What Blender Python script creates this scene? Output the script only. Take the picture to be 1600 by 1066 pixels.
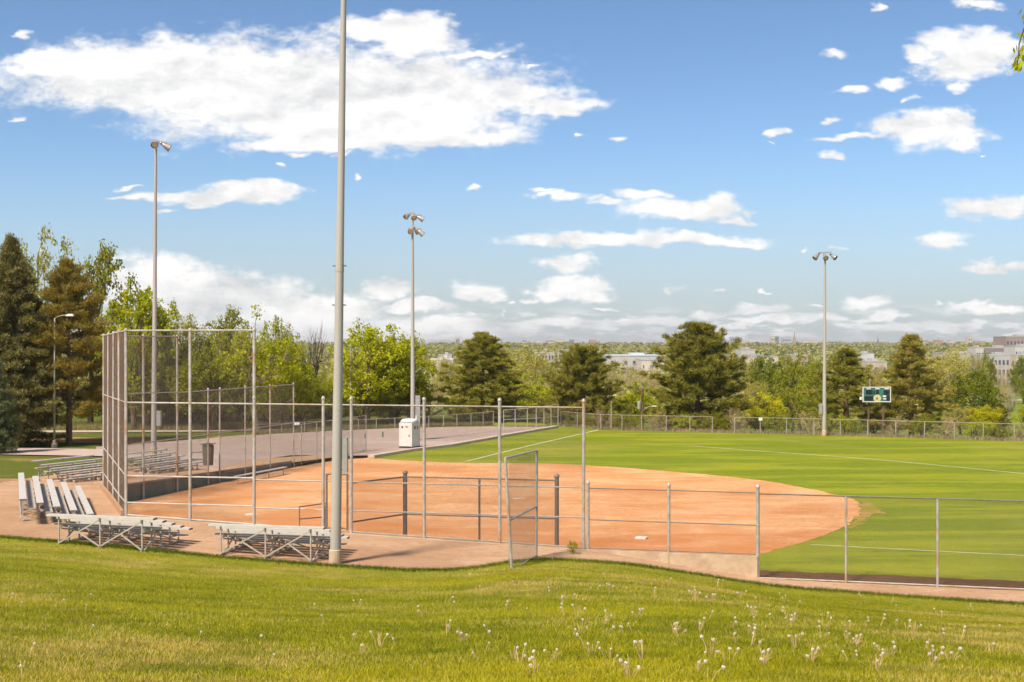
import bpy, bmesh, math, random
import numpy as np
from mathutils import Vector, Matrix, Euler

for o in list(bpy.data.objects):
    bpy.data.objects.remove(o)
SC = bpy.context.scene
COL = SC.collection
RNG = np.random.default_rng(7)
random.seed(7)

# ------------------------------------------------------------------ camera
CAMZ = 8.45            # eye level above the ball field, metres
FPX = 1958.0           # focal length in pixels of the 1600 px wide photograph
cam = bpy.data.cameras.new('camera')
cam.sensor_width = 36.0
cam.lens = 36.0 * FPX / 1600.0
cam.clip_start = 0.1
cam.clip_end = 30000
cam.shift_y = 0.00125
camo = bpy.data.objects.new('camera', cam)
COL.objects.link(camo)
camo.location = (0, 0, CAMZ)
camo.rotation_euler = (math.pi / 2, 0, 0)
SC.camera = camo

# ------------------------------------------------------------------ sun, sky
SUN_EL = math.radians(51)
SUN_AZ = math.radians(-143)    # compass-like angle from +Y, negative = to the left; the sun stands behind the camera's left shoulder
sd = Vector((math.sin(SUN_AZ) * math.cos(SUN_EL), math.cos(SUN_AZ) * math.cos(SUN_EL), math.sin(SUN_EL)))
sun = bpy.data.lights.new('sun', 'SUN')
sun.energy = 3.7
sun.angle = math.radians(9.0)   # thin cloud in front of it: no crisp pole shadows in the photograph
sun.color = (1.0, 0.89, 0.74)
suno = bpy.data.objects.new('sun', sun)
COL.objects.link(suno)
suno.rotation_euler = (-sd).to_track_quat('-Z', 'Y').to_euler()
suno.location = (-60, -40, 80)

SC.view_settings.view_transform = 'Standard'
SC.view_settings.look = 'None'
SC.view_settings.gamma = 1.0
SC.view_settings.exposure = 0.9
SC.cycles.max_bounces = 5
SC.cycles.use_adaptive_sampling = True
SC.cycles.adaptive_threshold = 0.02
SC.cycles.adaptive_min_samples = 10
SC.cycles.transparent_max_bounces = 8
SC.cycles.volume_bounces = 0

# clouds: (x, y, half width, half height) as directions measured in the photograph's pixels (a cloud is at infinity)
CLOUDS = [
 (235,120,225,62),(420,135,260,78),(600,150,240,72),(760,152,130,22),(850,165,72,12),(690,212,130,20),(560,195,230,34),(610,42,95,22),(650,68,70,22),
 (70,100,66,32),(745,92,55,7),(770,205,45,10),(480,222,130,14),(470,240,20,6),(430,258,10,3),
 (340,305,118,13),(390,296,92,14),(210,288,26,4),(275,328,17,4),(325,320,30,6),(240,306,60,6),
 (225,445,85,42),(310,455,110,38),(400,470,120,36),(505,482,110,28),(620,453,36,11),(560,512,140,22),(660,478,60,9),(690,505,70,12),
 (742,454,40,13),(787,470,10,5),(725,488,12,6),(772,487,8,4),
 (888,414,44,17),(915,404,22,12),(902,450,52,17),(868,458,40,10),(830,468,18,5),(935,480,16,3.5),
 (1000,375,190,10),(920,371,110,11),(1120,378,80,8),
 (1010,302,48,9),(1065,325,95,17),(1120,318,38,16),(868,307,50,7),(1150,342,48,7),(940,312,38,7),(1170,328,22,9),(835,298,22,4),(735,297,14,5),
 (1450,200,72,34),(1395,197,55,24),(1505,222,38,24),(1325,217,55,5),(1500,180,38,18),(1420,152,16,8),(1545,250,6,3),
 (1515,97,78,30),(1478,62,54,20),(1518,74,58,28),(1432,78,32,10),(1556,84,58,30),(1490,135,26,9),(1293,78,25,8),(1310,138,30,9),(1385,123,36,10),(1285,188,14,7),
 (1290,246,23,9),(1220,208,15,7),(1212,221,6,2),(955,210,24,7),(922,209,9,5),(840,110,14,3),(800,96,8,3),(1378,8,14,7),(1548,8,36,10),(30,186,16,5),(20,52,12,8),
 (550,240,10,5),(570,270,12,5),
 (1545,330,66,17),(1590,325,40,15),(1463,377,50,16),(1565,421,58,10),(1330,388,16,4),(1262,388,9,4),(1262,390,6,3),
 (1348,467,45,11),(1392,487,34,6),(1187,486,40,8),(1545,477,62,7),(1540,497,22,6),(1100,491,25,8),(1058,457,15,7),(1109,457,10,4),(1258,475,12,4),
 (1215,502,36,6),(1295,490,28,5),(1390,506,20,6),(1185,455,7,3),(1460,474,9,3),(1010,498,60,8),(930,503,60,7),(850,506,70,8),(1110,515,40,6),(780,515,60,8),(1440,505,30,5),
]
w = bpy.data.worlds.new('World')
SC.world = w
w.use_nodes = True
nt = w.node_tree
nt.nodes.clear()
def N(tree, typ, **kw):
    n = tree.nodes.new(typ)
    for k, v in kw.items():
        setattr(n, k, v)
    return n
def LK(tree, a, b):
    tree.links.new(a, b)
def M(tree, op, a, b=None, c=None, clamp=False):
    n = tree.nodes.new('ShaderNodeMath'); n.operation = op; n.use_clamp = clamp
    for i, v in enumerate((a, b, c)):
        if v is None: continue
        if isinstance(v, (int, float)): n.inputs[i].default_value = v
        else: tree.links.new(v, n.inputs[i])
    return n.outputs[0]
def VM(tree, op, a, b=None, c=None, out=0):
    n = tree.nodes.new('ShaderNodeVectorMath'); n.operation = op
    for i, v in enumerate((a, b, c)):
        if v is None: continue
        if isinstance(v, (tuple, list)): n.inputs[i].default_value = v
        else: tree.links.new(v, n.inputs[i])
    return n.outputs[out]
def SMOOTH(tree, v, lo, hi):
    n = tree.nodes.new('ShaderNodeMapRange'); n.interpolation_type = 'SMOOTHSTEP'
    tree.links.new(v, n.inputs[0]); n.inputs[1].default_value = lo; n.inputs[2].default_value = hi
    return n.outputs[0]
def MIXC(tree, f, a, b, mode='MIX'):
    n = tree.nodes.new('ShaderNodeMix'); n.data_type = 'RGBA'; n.blend_type = mode; n.clamp_factor = True
    for s, v in ((n.inputs[0], f), (n.inputs[6], a), (n.inputs[7], b)):
        if isinstance(v, (int, float)): s.default_value = v
        elif isinstance(v, (tuple, list)): s.default_value = tuple(v) + ((1,) if len(v) == 3 else ())
        else: tree.links.new(v, s)
    return n.outputs[2]
def NOISE(tree, vec, scale, detail=4, rough=0.5, dist=0.0, out=0):
    n = tree.nodes.new('ShaderNodeTexNoise'); n.inputs['Scale'].default_value = scale
    n.inputs['Detail'].default_value = detail; n.inputs['Roughness'].default_value = rough
    n.inputs['Distortion'].default_value = dist
    if vec is not None: tree.links.new(vec, n.inputs['Vector'])
    return n.outputs[out]

def build_world():
    sky = N(nt, 'ShaderNodeTexSky', sky_type='NISHITA', sun_disc=False)
    sky.sun_elevation = SUN_EL
    sky.sun_rotation = SUN_AZ
    sky.altitude = 1600
    sky.air_density = 1.0; sky.dust_density = 0.6; sky.ozone_density = 2.2
    tc = N(nt, 'ShaderNodeTexCoord')
    d = tc.outputs['Generated']
    sep = N(nt, 'ShaderNodeSeparateXYZ'); LK(nt, d, sep.inputs[0])
    x, y, z = sep.outputs
    yy = M(nt, 'MAXIMUM', y, 0.08)
    U = M(nt, 'DIVIDE', x, yy); V = M(nt, 'DIVIDE', z, yy)
    front = M(nt, 'MULTIPLY', SMOOTH(nt, y, 0.1, 0.3), 1.0)
    cmb = N(nt, 'ShaderNodeCombineXYZ'); LK(nt, U, cmb.inputs[0]); LK(nt, V, cmb.inputs[1])
    uv = cmb.outputs[0]
    # stretched noise used both to ruffle the outlines and to model the relief
    st = VM(nt, 'MULTIPLY', uv, (1.0, 1.9, 1.0))
    wv = NOISE(nt, st, 9.0, 3, 0.62, 0, 1)
    warp = VM(nt, 'MULTIPLY', VM(nt, 'SUBTRACT', wv, (0.5, 0.5, 0.5)), (0.075, 0.028, 0.0))
    wv2 = NOISE(nt, st, 46.0, 2, 0.6, 0, 1)
    warp2 = VM(nt, 'MULTIPLY', VM(nt, 'SUBTRACT', wv2, (0.5, 0.5, 0.5)), (0.026, 0.012, 0.0))
    P = VM(nt, 'ADD', VM(nt, 'ADD', uv, warp), warp2)
    acc = None
    for cx, cy, rx, ry in CLOUDS:
        soft = 0.34 if rx <= 30 else 0.2 if rx <= 55 and cy < 440 else 0.06
        u0 = (cx - 800) / FPX; v0 = (535 - cy) / FPX; a = FPX / (rx * (1.12 + soft * .9)); b = FPX / (ry * (1.12 + soft * .9))
        ln = VM(nt, 'LENGTH', VM(nt, 'MULTIPLY_ADD', P, (a, b, 0), (-u0 * a, -v0 * b, 0)), out=1)
        if soft > .1: ln = M(nt, 'ADD', ln, soft)
        acc = ln if acc is None else M(nt, 'MINIMUM', acc, ln)
    body = M(nt, 'SUBTRACT', 1.0, acc)
    f1 = NOISE(nt, st, 24.0, 6, 0.68, 0.0)
    f3 = NOISE(nt, VM(nt, 'MULTIPLY', uv, (1.0, 1.5, 1.0)), 95.0, 3, 0.6, 0.0)
    fl = NOISE(nt, st, 11.0, 2, 0.5, 0.0)
    dens = M(nt, 'ADD', M(nt, 'MULTIPLY', body, 2.2), M(nt, 'MULTIPLY', M(nt, 'SUBTRACT', f1, 0.48), 2.8))
    dens = M(nt, 'ADD', dens, M(nt, 'MULTIPLY', M(nt, 'SUBTRACT', f3, 0.5), 1.1))
    aF = M(nt, 'MULTIPLY', SMOOTH(nt, dens, -0.25, 1.05), front)
    # the same fair-weather cumulus goes on outside the picture and in thin rows above the horizon
    zz = M(nt, 'ADD', M(nt, 'MAXIMUM', z, 0.0), 0.035)
    c2 = N(nt, 'ShaderNodeCombineXYZ')
    LK(nt, M(nt, 'DIVIDE', x, zz), c2.inputs[0]); LK(nt, M(nt, 'DIVIDE', y, zz), c2.inputs[1])
    gen = NOISE(nt, c2.outputs[0], 1.1, 5, 0.58, 0.0)
    aG0 = SMOOTH(nt, gen, 0.545, 0.66)
    rows = NOISE(nt, VM(nt, 'MULTIPLY', uv, (1.0, 4.2, 1.0)), 30.0, 5, 0.6, 0.0)
    low = M(nt, 'SUBTRACT', 1.0, SMOOTH(nt, V, 0.012, 0.034))
    aR = M(nt, 'MULTIPLY', M(nt, 'MULTIPLY', SMOOTH(nt, rows, 0.47, 0.58), low), 0.95)
    aR = M(nt, 'MULTIPLY', aR, SMOOTH(nt, V, -0.002, 0.006))
    inx = M(nt, 'SUBTRACT', 1.0, SMOOTH(nt, M(nt, 'ABSOLUTE', U), 0.43, 0.60))
    inv = M(nt, 'SUBTRACT', 1.0, SMOOTH(nt, V, 0.28, 0.40))
    inside = M(nt, 'MULTIPLY', M(nt, 'MULTIPLY', inx, inv), front)
    aG = M(nt, 'MULTIPLY', aG0, M(nt, 'SUBTRACT', 1.0, inside))
    aG = M(nt, 'MULTIPLY', aG, SMOOTH(nt, z, 0.0, 0.03))
    al = M(nt, 'MAXIMUM', M(nt, 'MAXIMUM', aF, aG), M(nt, 'MULTIPLY', aR, front))
    # relief: sample the noise a little towards the light
    f2 = NOISE(nt, VM(nt, 'ADD', st, (0.006, -0.014, 0.0)), 24.0, 5, 0.68, 0.0)
    rel = M(nt, 'SUBTRACT', f1, f2)
    fl2 = NOISE(nt, VM(nt, 'ADD', st, (0.010, -0.040, 0.0)), 11.0, 2, 0.5, 0.0)
    rel = M(nt, 'ADD', rel, M(nt, 'MULTIPLY', M(nt, 'SUBTRACT', fl, fl2), 1.0))
    sh = M(nt, 'ADD', 0.70, M(nt, 'MULTIPLY', rel, 1.9))
    sh = M(nt, 'ADD', sh, M(nt, 'MULTIPLY', SMOOTH(nt, V, 0.0, 0.12), 0.12), clamp=True)
    cloud = MIXC(nt, sh, (0.36, 0.37, 0.38), (0.585, 0.575, 0.565))
    # clear sky: the Nishita colour, paled by haze low down
    skc = MIXC(nt, 1.0, sky.outputs[0], (0.062, 0.0695, 0.0745), 'MULTIPLY')
    hz = M(nt, 'SUBTRACT', 1.0, SMOOTH(nt, V, -0.02, 0.17))
    skh = MIXC(nt, M(nt, 'MULTIPLY', hz, 0.85), skc, (0.262, 0.278, 0.295))
    col = MIXC(nt, M(nt, 'MULTIPLY', al, 0.97), skh, cloud)
    bg = N(nt, 'ShaderNodeBackground'); LK(nt, col, bg.inputs[0]); bg.inputs[1].default_value = 1.0
    out = N(nt, 'ShaderNodeOutputWorld'); LK(nt, bg.outputs[0], out.inputs[0])
build_world()
w.cycles.sampling_method = 'NONE'

# ------------------------------------------------------------------ helpers
def at(px, py, z):
    """point at height z seen at photo pixel px, py (z below the eye)"""
    Y = (CAMZ - z) * FPX / (py - 535.0)
    return Vector(((px - 800) * Y / FPX, Y, z))
def atY(px, py, Y):
    return Vector(((px - 800) * Y / FPX, Y, CAMZ - (py - 535.0) * Y / FPX))

def lerp_tab(v, tab):
    if v <= tab[0][0]: return tab[0][1]
    for (a, fa), (b, fb) in zip(tab, tab[1:]):
        if v <= b:
            t = (v - a) / (b - a)
            return fa + (fb - fa) * t
    return tab[-1][1]

class MB:
    def __init__(s): s.v = []; s.f = []
    def add(s, vs, fs):
        k = len(s.v); s.v.extend(vs); s.f.extend([tuple(i + k for i in f) for f in fs])
    def box(s, c, size, rot=None):
        hx, hy, hz = size[0] / 2, size[1] / 2, size[2] / 2
        pts = [Vector((sx * hx, sy * hy, sz * hz)) for sz in (-1, 1) for sy in (-1, 1) for sx in (-1, 1)]
        if rot is not None: pts = [rot @ p for p in pts]
        c = Vector(c)
        s.add([tuple(p + c) for p in pts], [(0, 2, 3, 1), (4, 5, 7, 6), (0, 1, 5, 4), (2, 6, 7, 3), (0, 4, 6, 2), (1, 3, 7, 5)])
    def tube(s, a, b, r0, r1=None, n=8, cap=True):
        a = Vector(a); b = Vector(b); r1 = r0 if r1 is None else r1
        d = (b - a)
        if d.length < 1e-6: return
        d.normalize()
        u = d.orthogonal().normalized(); vv = d.cross(u)
        ring = lambda c, r: [tuple(c + (u * math.cos(2 * math.pi * i / n) + vv * math.sin(2 * math.pi * i / n)) * r) for i in range(n)]
        fs = [(i, (i + 1) % n, n + (i + 1) % n, n + i) for i in range(n)]
        if cap: fs += [tuple(range(n))[::-1], tuple(range(n, 2 * n))]
        s.add(ring(a, r0) + ring(b, r1), fs)
    def path(s, pts, rs, n=6):
        for i in range(len(pts) - 1): s.tube(pts[i], pts[i + 1], rs[i], rs[i + 1], n)
    def lathe(s, prof, n=14, c=(0, 0, 0), rot=None):
        c = Vector(c); vs = []
        for r, z in prof:
            for i in range(n):
                p = Vector((r * math.cos(2 * math.pi * i / n), r * math.sin(2 * math.pi * i / n), z))
                vs.append(tuple((rot @ p if rot is not None else p) + c))
        fs = []
        for k in range(len(prof) - 1):
            for i in range(n):
                j = (i + 1) % n
                fs.append((k * n + i, k * n + j, (k + 1) * n + j, (k + 1) * n + i))
        s.add(vs, fs)
    def beam(s, a, b, wd, ht, up=(0, 0, 1)):
        a = Vector(a); b = Vector(b); d = (b - a); L = d.length; d.normalize()
        side = d.cross(Vector(up)).normalized(); u2 = side.cross(d)
        R = Matrix((d, side, u2)).transposed()
        s.box((a + b) / 2, (L, wd, ht), R)
    def mesh(s, name):
        me = bpy.data.meshes.new(name); me.from_pydata(s.v, [], s.f); me.update(); return me
    def build(s, name, mat, parent=None, smooth=False, origin=None):
        if origin is not None:
            ov = Vector(origin); s.v = [tuple(Vector(p) - ov) for p in s.v]
        me = s.mesh(name)
        if smooth: me.shade_smooth()
        return link(name, me, mat, parent, origin)

def link(name, me, mat, parent=None, loc=None):
    if mat is not None and not me.materials: me.materials.append(mat)
    o = bpy.data.objects.new(name, me); COL.objects.link(o)
    if parent is not None: o.parent = parent
    if loc is not None: o.location = loc
    return o
def tag(o, label, cat, group=None, kind=None):
    if label: o['label'] = label
    if cat: o['category'] = cat
    if group: o['group'] = group
    if kind: o['kind'] = kind
    return o
def thing(name, label, cat, loc=(0, 0, 0), rz=0, group=None):
    o = bpy.data.objects.new(name, None); COL.objects.link(o); o.empty_display_size = 0.3
    o.location = loc; o.rotation_euler = (0, 0, rz)
    return tag(o, label, cat, group)
def structure(o):
    o['kind'] = 'structure'; return o
def np_mesh(name, verts, faces):
    """verts (n,3), faces (m,k) arrays -> mesh, fast"""
    verts = np.asarray(verts, dtype=np.float32); faces = np.asarray(faces, dtype=np.int32)
    me = bpy.data.meshes.new(name)
    me.vertices.add(len(verts)); me.vertices.foreach_set('co', verts.ravel())
    k = faces.shape[1]
    me.loops.add(faces.size); me.loops.foreach_set('vertex_index', faces.ravel())
    me.polygons.add(len(faces)); me.polygons.foreach_set('loop_start', np.arange(0, faces.size, k, dtype=np.int32))
    me.update(calc_edges=True); me.validate()
    return me

# ------------------------------------------------------------------ materials
def mat(name, c1, c2=None, scale=4.0, rough=0.8, metal=0.0, bump=0.0, bscale=30.0, detail=5, c3=None, s3=0.4, stretch=None, spec=0.3):
    m = bpy.data.materials.new(name); m.use_nodes = True; t = m.node_tree
    b = t.nodes['Principled BSDF']
    tc = N(t, 'ShaderNodeTexCoord'); v = tc.outputs['Object']
    if stretch: v = VM(t, 'MULTIPLY', v, stretch)
    c2 = c2 or tuple(k * 0.8 for k in c1)
    n1 = NOISE(t, v, scale, detail, 0.6)
    col = MIXC(t, SMOOTH(t, n1, 0.3, 0.7), c1, c2)
    if c3:
        n3 = NOISE(t, v, s3, 4, 0.6)
        col = MIXC(t, SMOOTH(t, n3, 0.5, 0.68), col, c3)
    LK(t, col, b.inputs['Base Color'])
    b.inputs['Roughness'].default_value = rough; b.inputs['Metallic'].default_value = metal
    b.inputs['Specular IOR Level'].default_value = spec
    if bump:
        bn = N(t, 'ShaderNodeBump'); bn.inputs['Strength'].default_value = bump; bn.inputs['Distance'].default_value = 0.05
        LK(t, NOISE(t, v, bscale, 6, 0.65), bn.inputs['Height']); LK(t, bn.outputs[0], b.inputs['Normal'])
    return m

def leaf_mat(name, c1, c2, c3=None, trans=0.35, patch=0.5):
    m = bpy.data.materials.new(name); m.use_nodes = True; t = m.node_tree
    t.nodes.remove(t.nodes['Principled BSDF'])
    out = t.nodes['Material Output']
    g = N(t, 'ShaderNodeNewGeometry'); tc = N(t, 'ShaderNodeTexCoord'); oi = N(t, 'ShaderNodeObjectInfo')
    n1 = NOISE(t, VM(t, 'ADD', tc.outputs['Object'], oi.outputs['Random']), patch, 3, 0.55)
    f = M(t, 'ADD', M(t, 'MULTIPLY', g.outputs['Random Per Island'], 0.55), M(t, 'MULTIPLY', SMOOTH(t, n1, 0.3, 0.7), 0.45))
    col = MIXC(t, f, c1, c2)
    if c3: col = MIXC(t, SMOOTH(t, g.outputs['Random Per Island'], 0.82, 0.98), col, c3)
    br = M(t, 'ADD', 0.85, M(t, 'MULTIPLY', oi.outputs['Random'], 0.3))
    col = VM(t, 'SCALE', col); t.nodes[-1].inputs['Scale'].default_value = 1
    LK(t, br, t.nodes[-1].inputs['Scale'])
    df = N(t, 'ShaderNodeBsdfDiffuse'); LK(t, col, df.inputs[0])
    tr = N(t, 'ShaderNodeBsdfTranslucent'); LK(t, col, tr.inputs[0])
    mx = N(t, 'ShaderNodeMixShader'); mx.inputs[0].default_value = trans
    LK(t, df.outputs[0], mx.inputs[1]); LK(t, tr.outputs[0], mx.inputs[2]); LK(t, mx.outputs[0], out.inputs[0])
    return m

def grass_mat(name, cs, dry, dry_lo, dry_hi, s_big=0.12, stripe=None, fine=22.0, bump=0.6):
    """turf: fine blade-scale speckle, soft patches, dry patches of their own shape"""
    m = bpy.data.materials.new(name); m.use_nodes = True; t = m.node_tree; b = t.nodes['Principled BSDF']
    g = N(t, 'ShaderNodeNewGeometry'); P = g.outputs['Position']
    f1 = NOISE(t, P, fine, 5, 0.7); f2 = NOISE(t, P, 1.5, 6, 0.7); f3 = NOISE(t, P, s_big, 5, 0.6, 0.4)
    col = MIXC(t, SMOOTH(t, f1, 0.3, 0.7), cs[0], cs[1])
    col = MIXC(t, M(t, 'MULTIPLY', SMOOTH(t, f2, 0.35, 0.7), 0.6), col, cs[2])
    if stripe:
        f4 = NOISE(t, VM(t, 'MULTIPLY', P, stripe), 1.0, 6, 0.62, 0.3); f5 = NOISE(t, VM(t, 'MULTIPLY', P, (0.35, 1.3, 1.0)), 0.8, 5, 0.65)
        col = MIXC(t, M(t, 'MULTIPLY', SMOOTH(t, f4, 0.44, 0.60), 0.7), col, cs[3])
        col = MIXC(t, M(t, 'MULTIPLY', SMOOTH(t, f5, 0.50, 0.70), 0.6), col, cs[0])
    col = MIXC(t, M(t, 'MULTIPLY', SMOOTH(t, M(t, 'ADD', M(t, 'MULTIPLY', f3, 0.75), M(t, 'MULTIPLY', f2, 0.25)), dry_lo, dry_hi), 0.75), col, dry)
    LK(t, col, b.inputs['Base Color']); b.inputs['Roughness'].default_value = 0.9
    b.inputs['Specular IOR Level'].default_value = 0.1
    bn = N(t, 'ShaderNodeBump'); bn.inputs['Strength'].default_value = bump; bn.inputs['Distance'].default_value = 0.06
    LK(t, f1, bn.inputs['Height']); LK(t, bn.outputs[0], b.inputs['Normal'])
    return m

MT = {}
MT['hill'] = grass_mat('hill_turf', [(0.15, 0.165, 0.008), (0.30, 0.29, 0.02), (0.22, 0.22, 0.010)], (0.42, 0.30, 0.075), 0.52, 0.66, 0.16)
MT['outfield'] = grass_mat('outfield_turf', [(0.12, 0.165, 0.008), (0.235, 0.265, 0.014), (0.12, 0.155, 0.008), (0.295, 0.295, 0.017)], (0.33, 0.28, 0.05), 0.50, 0.70, 0.08, stripe=(0.05, 0.30, 1.0), fine=14)
MT['lawn'] = grass_mat('park_turf', [(0.065, 0.085, 0.010), (0.14, 0.15, 0.018), (0.10, 0.12, 0.012)], (0.30, 0.20, 0.08), 0.52, 0.66, 0.2, fine=9)
MT['valley'] = grass_mat('valley_turf', [(0.12, 0.17, 0.028), (0.20, 0.235, 0.045), (0.16, 0.20, 0.035)], (0.36, 0.32, 0.12), 0.56, 0.70, 0.012, fine=3, bump=0.2)

def dirt_mat(name, c1, c2, damp, grit, base_path=False):
    m = bpy.data.materials.new(name); m.use_nodes = True; t = m.node_tree; b = t.nodes['Principled BSDF']
    g = N(t, 'ShaderNodeNewGeometry'); P = g.outputs['Position']
    a = NOISE(t, VM(t, 'MULTIPLY', P, (0.5, 1.2, 1)), 0.45, 6, 0.62, 0.6); f = NOISE(t, P, 26, 6, 0.75); c = NOISE(t, VM(t, 'MULTIPLY', P, (0.8, 1.5, 1)), 3.6, 6, 0.78, 0.2)
    rk = NOISE(t, VM(t, 'MULTIPLY', P, (0.55, 1.7, 1)), 2.4, 6, 0.75, 0.3)
    col = MIXC(t, SMOOTH(t, M(t, 'ADD', M(t, 'MULTIPLY', a, 0.6), M(t, 'MULTIPLY', rk, 0.4)), 0.38, 0.62), c1, c2)
    col = MIXC(t, M(t, 'MULTIPLY', SMOOTH(t, c, 0.49, 0.62), 0.55), col, damp)
    big = NOISE(t, P, 0.16, 3, 0.5)
    col = MIXC(t, M(t, 'MULTIPLY', SMOOTH(t, big, 0.46, 0.62), 0.45), col, damp)
    col = MIXC(t, M(t, 'MULTIPLY', SMOOTH(t, f, 0.55, 0.75), 0.5), col, grit)
    if base_path:    # redder, freshly dragged clay along the first-base path and round home plate
        dd = VM(t, 'DOT_PRODUCT', VM(t, 'SUBTRACT', P, (-15.4, 50.0, 0.0)), (0.211, 0.977, 0.0), out=1)
        k = M(t, 'ADD', dd, M(t, 'MULTIPLY', M(t, 'SUBTRACT', a, 0.5), 9.0))
        col = MIXC(t, M(t, 'MULTIPLY', M(t, 'SUBTRACT', 1.0, SMOOTH(t, k, 5.0, 12.0)), 0.62), col, damp)
    LK(t, col, b.inputs['Base Color']); b.inputs['Roughness'].default_value = 0.95; b.inputs['Specular IOR Level'].default_value = 0.1
    bn = N(t, 'ShaderNodeBump'); bn.inputs['Strength'].default_value = 0.55; bn.inputs['Distance'].default_value = 0.05
    LK(t, M(t, 'ADD', M(t, 'MULTIPLY', c, 1.5), f), bn.inputs['Height']); LK(t, bn.outputs[0], b.inputs['Normal'])
    return m
MT['infield'] = dirt_mat('infield_clay', (0.62, 0.28, 0.105), (0.72, 0.43, 0.225), (0.49, 0.165, 0.045), (0.42, 0.165, 0.06), True)
MT['terrace'] = dirt_mat('crusher_fines', (0.45, 0.27, 0.155), (0.53, 0.345, 0.215), (0.31, 0.165, 0.085), (0.26, 0.15, 0.09))
MT['mulch'] = dirt_mat('bark_mulch', (0.15, 0.075, 0.033), (0.19, 0.10, 0.05), (0.09, 0.042, 0.02), (0.26, 0.15, 0.09))
MT['asphalt'] = mat('old_asphalt', (0.40, 0.30, 0.245), (0.335, 0.245, 0.20), 1.4, 0.95, bump=0.3, bscale=40, c3=(0.44, 0.345, 0.29), s3=0.15, stretch=(0.35, 1, 1))
MT['concrete'] = mat('pale_concrete', (0.54, 0.41, 0.27), (0.44, 0.32, 0.20), 2.5, 0.9, bump=0.3, bscale=25, c3=(0.40, 0.27, 0.18), s3=0.9)
MT['path'] = mat('path_concrete', (0.50, 0.37, 0.32), (0.42, 0.31, 0.27), 1.5, 0.9, bump=0.2)
MT['wood'] = mat('weathered_board', (0.50, 0.30, 0.17), (0.36, 0.21, 0.12), 3.0, 0.85, bump=0.4, stretch=(6, 1, 6))
MT['greenwall'] = mat('green_grey_board', (0.10, 0.125, 0.095), (0.145, 0.16, 0.125), 2.0, 0.85, bump=0.3, stretch=(1, 1, 0.4), c3=(0.20, 0.19, 0.14), s3=0.7)
MT['galv'] = mat('galvanised_steel', (0.50, 0.46, 0.41), (0.36, 0.32, 0.28), 6.0, 0.5, 0.25, c3=(0.42, 0.27, 0.16), s3=1.6)
MT['galv_rust'] = mat('rusty_galvanised_steel', (0.52, 0.49, 0.44), (0.38, 0.34, 0.29), 3.0, 0.6, 0.15, c3=(0.40, 0.22, 0.10), s3=0.7)
MT['galv_mid'] = mat('weathered_grey_rail', (0.36, 0.32, 0.275), (0.27, 0.235, 0.20), 5.0, 0.6, 0.1)
MT['galv_dark'] = mat('dull_grey_steel', (0.24, 0.20, 0.165), (0.17, 0.14, 0.115), 5.0, 0.55, 0.3)
MT['wire'] = mat('chain_link_wire', (0.17, 0.14, 0.115), (0.12, 0.095, 0.08), 3.0, 0.6, 0.2)
MT['wire_rust'] = mat('rusty_chain_link_wire', (0.15, 0.10, 0.07), (0.11, 0.07, 0.045), 2.0, 0.7, 0.1)
MT['alu'] = mat('bleached_aluminium_plank', (0.62, 0.58, 0.53), (0.53, 0.49, 0.44), 3.0, 0.5, 0.15, stretch=(1, 8, 8))
MT['alu_foot'] = mat('worn_aluminium_footboard', (0.44, 0.39, 0.335), (0.34, 0.295, 0.25), 3.0, 0.7, 0.0, stretch=(1, 8, 8))
MT['frame'] = mat('bleacher_angle_steel', (0.52, 0.48, 0.42), (0.42, 0.37, 0.31), 4.0, 0.5, 0.3)
MT['pole'] = mat('grey_painted_pole', (0.44, 0.40, 0.36), (0.38, 0.345, 0.31), 0.9, 0.55, 0.05, stretch=(1, 1, 0.15))
MT['box_grey'] = mat('grey_cabinet_paint', (0.34, 0.33, 0.315), (0.28, 0.27, 0.26), 3.0, 0.5)
MT['lamp_shell'] = mat('floodlight_housing', (0.42, 0.38, 0.34), (0.34, 0.30, 0.27), 5.0, 0.45, 0.4)
MT['lamp_glass'] = mat('floodlight_lens', (0.62, 0.50, 0.36), (0.72, 0.62, 0.48), 4.0, 0.25, spec=0.6)
MT['black'] = mat('black_plastic', (0.02, 0.02, 0.02), (0.03, 0.03, 0.028), 5.0, 0.5)
MT['white'] = mat('white_paint', (0.80, 0.78, 0.74), (0.72, 0.69, 0.64), 3.0, 0.6)
MT['chalk'] = mat('field_line_paint', (0.72, 0.70, 0.55), (0.52, 0.52, 0.30), 3.5, 0.9)
MT['plate'] = mat('white_rubber', (0.78, 0.70, 0.60), (0.62, 0.50, 0.40), 6.0, 0.8)
MT['toilet'] = mat('pale_plastic', (0.72, 0.66, 0.61), (0.66, 0.60, 0.55), 2.0, 0.5)
MT['toilet_roof'] = mat('white_plastic_roof', (0.84, 0.83, 0.81), (0.78, 0.77, 0.75), 2.0, 0.45)
MT['bark'] = mat('tree_bark', (0.17, 0.115, 0.08), (0.09, 0.06, 0.045), 5.0, 0.95, bump=0.8, bscale=9, stretch=(1, 1, 0.3))
MT['bark_red'] = mat('pine_bark', (0.26, 0.15, 0.095), (0.14, 0.085, 0.06), 5.0, 0.95, bump=0.8, bscale=9, stretch=(1, 1, 0.3))
MT['bark_pale'] = mat('pale_bark', (0.36, 0.27, 0.20), (0.24, 0.175, 0.13), 5.0, 0.95, bump=0.6, bscale=9, stretch=(1, 1, 0.3))
MT['creosote'] = mat('creosoted_timber', (0.13, 0.075, 0.045), (0.20, 0.12, 0.075), 4.0, 0.9, bump=0.4, stretch=(1, 1, 0.2))

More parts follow.
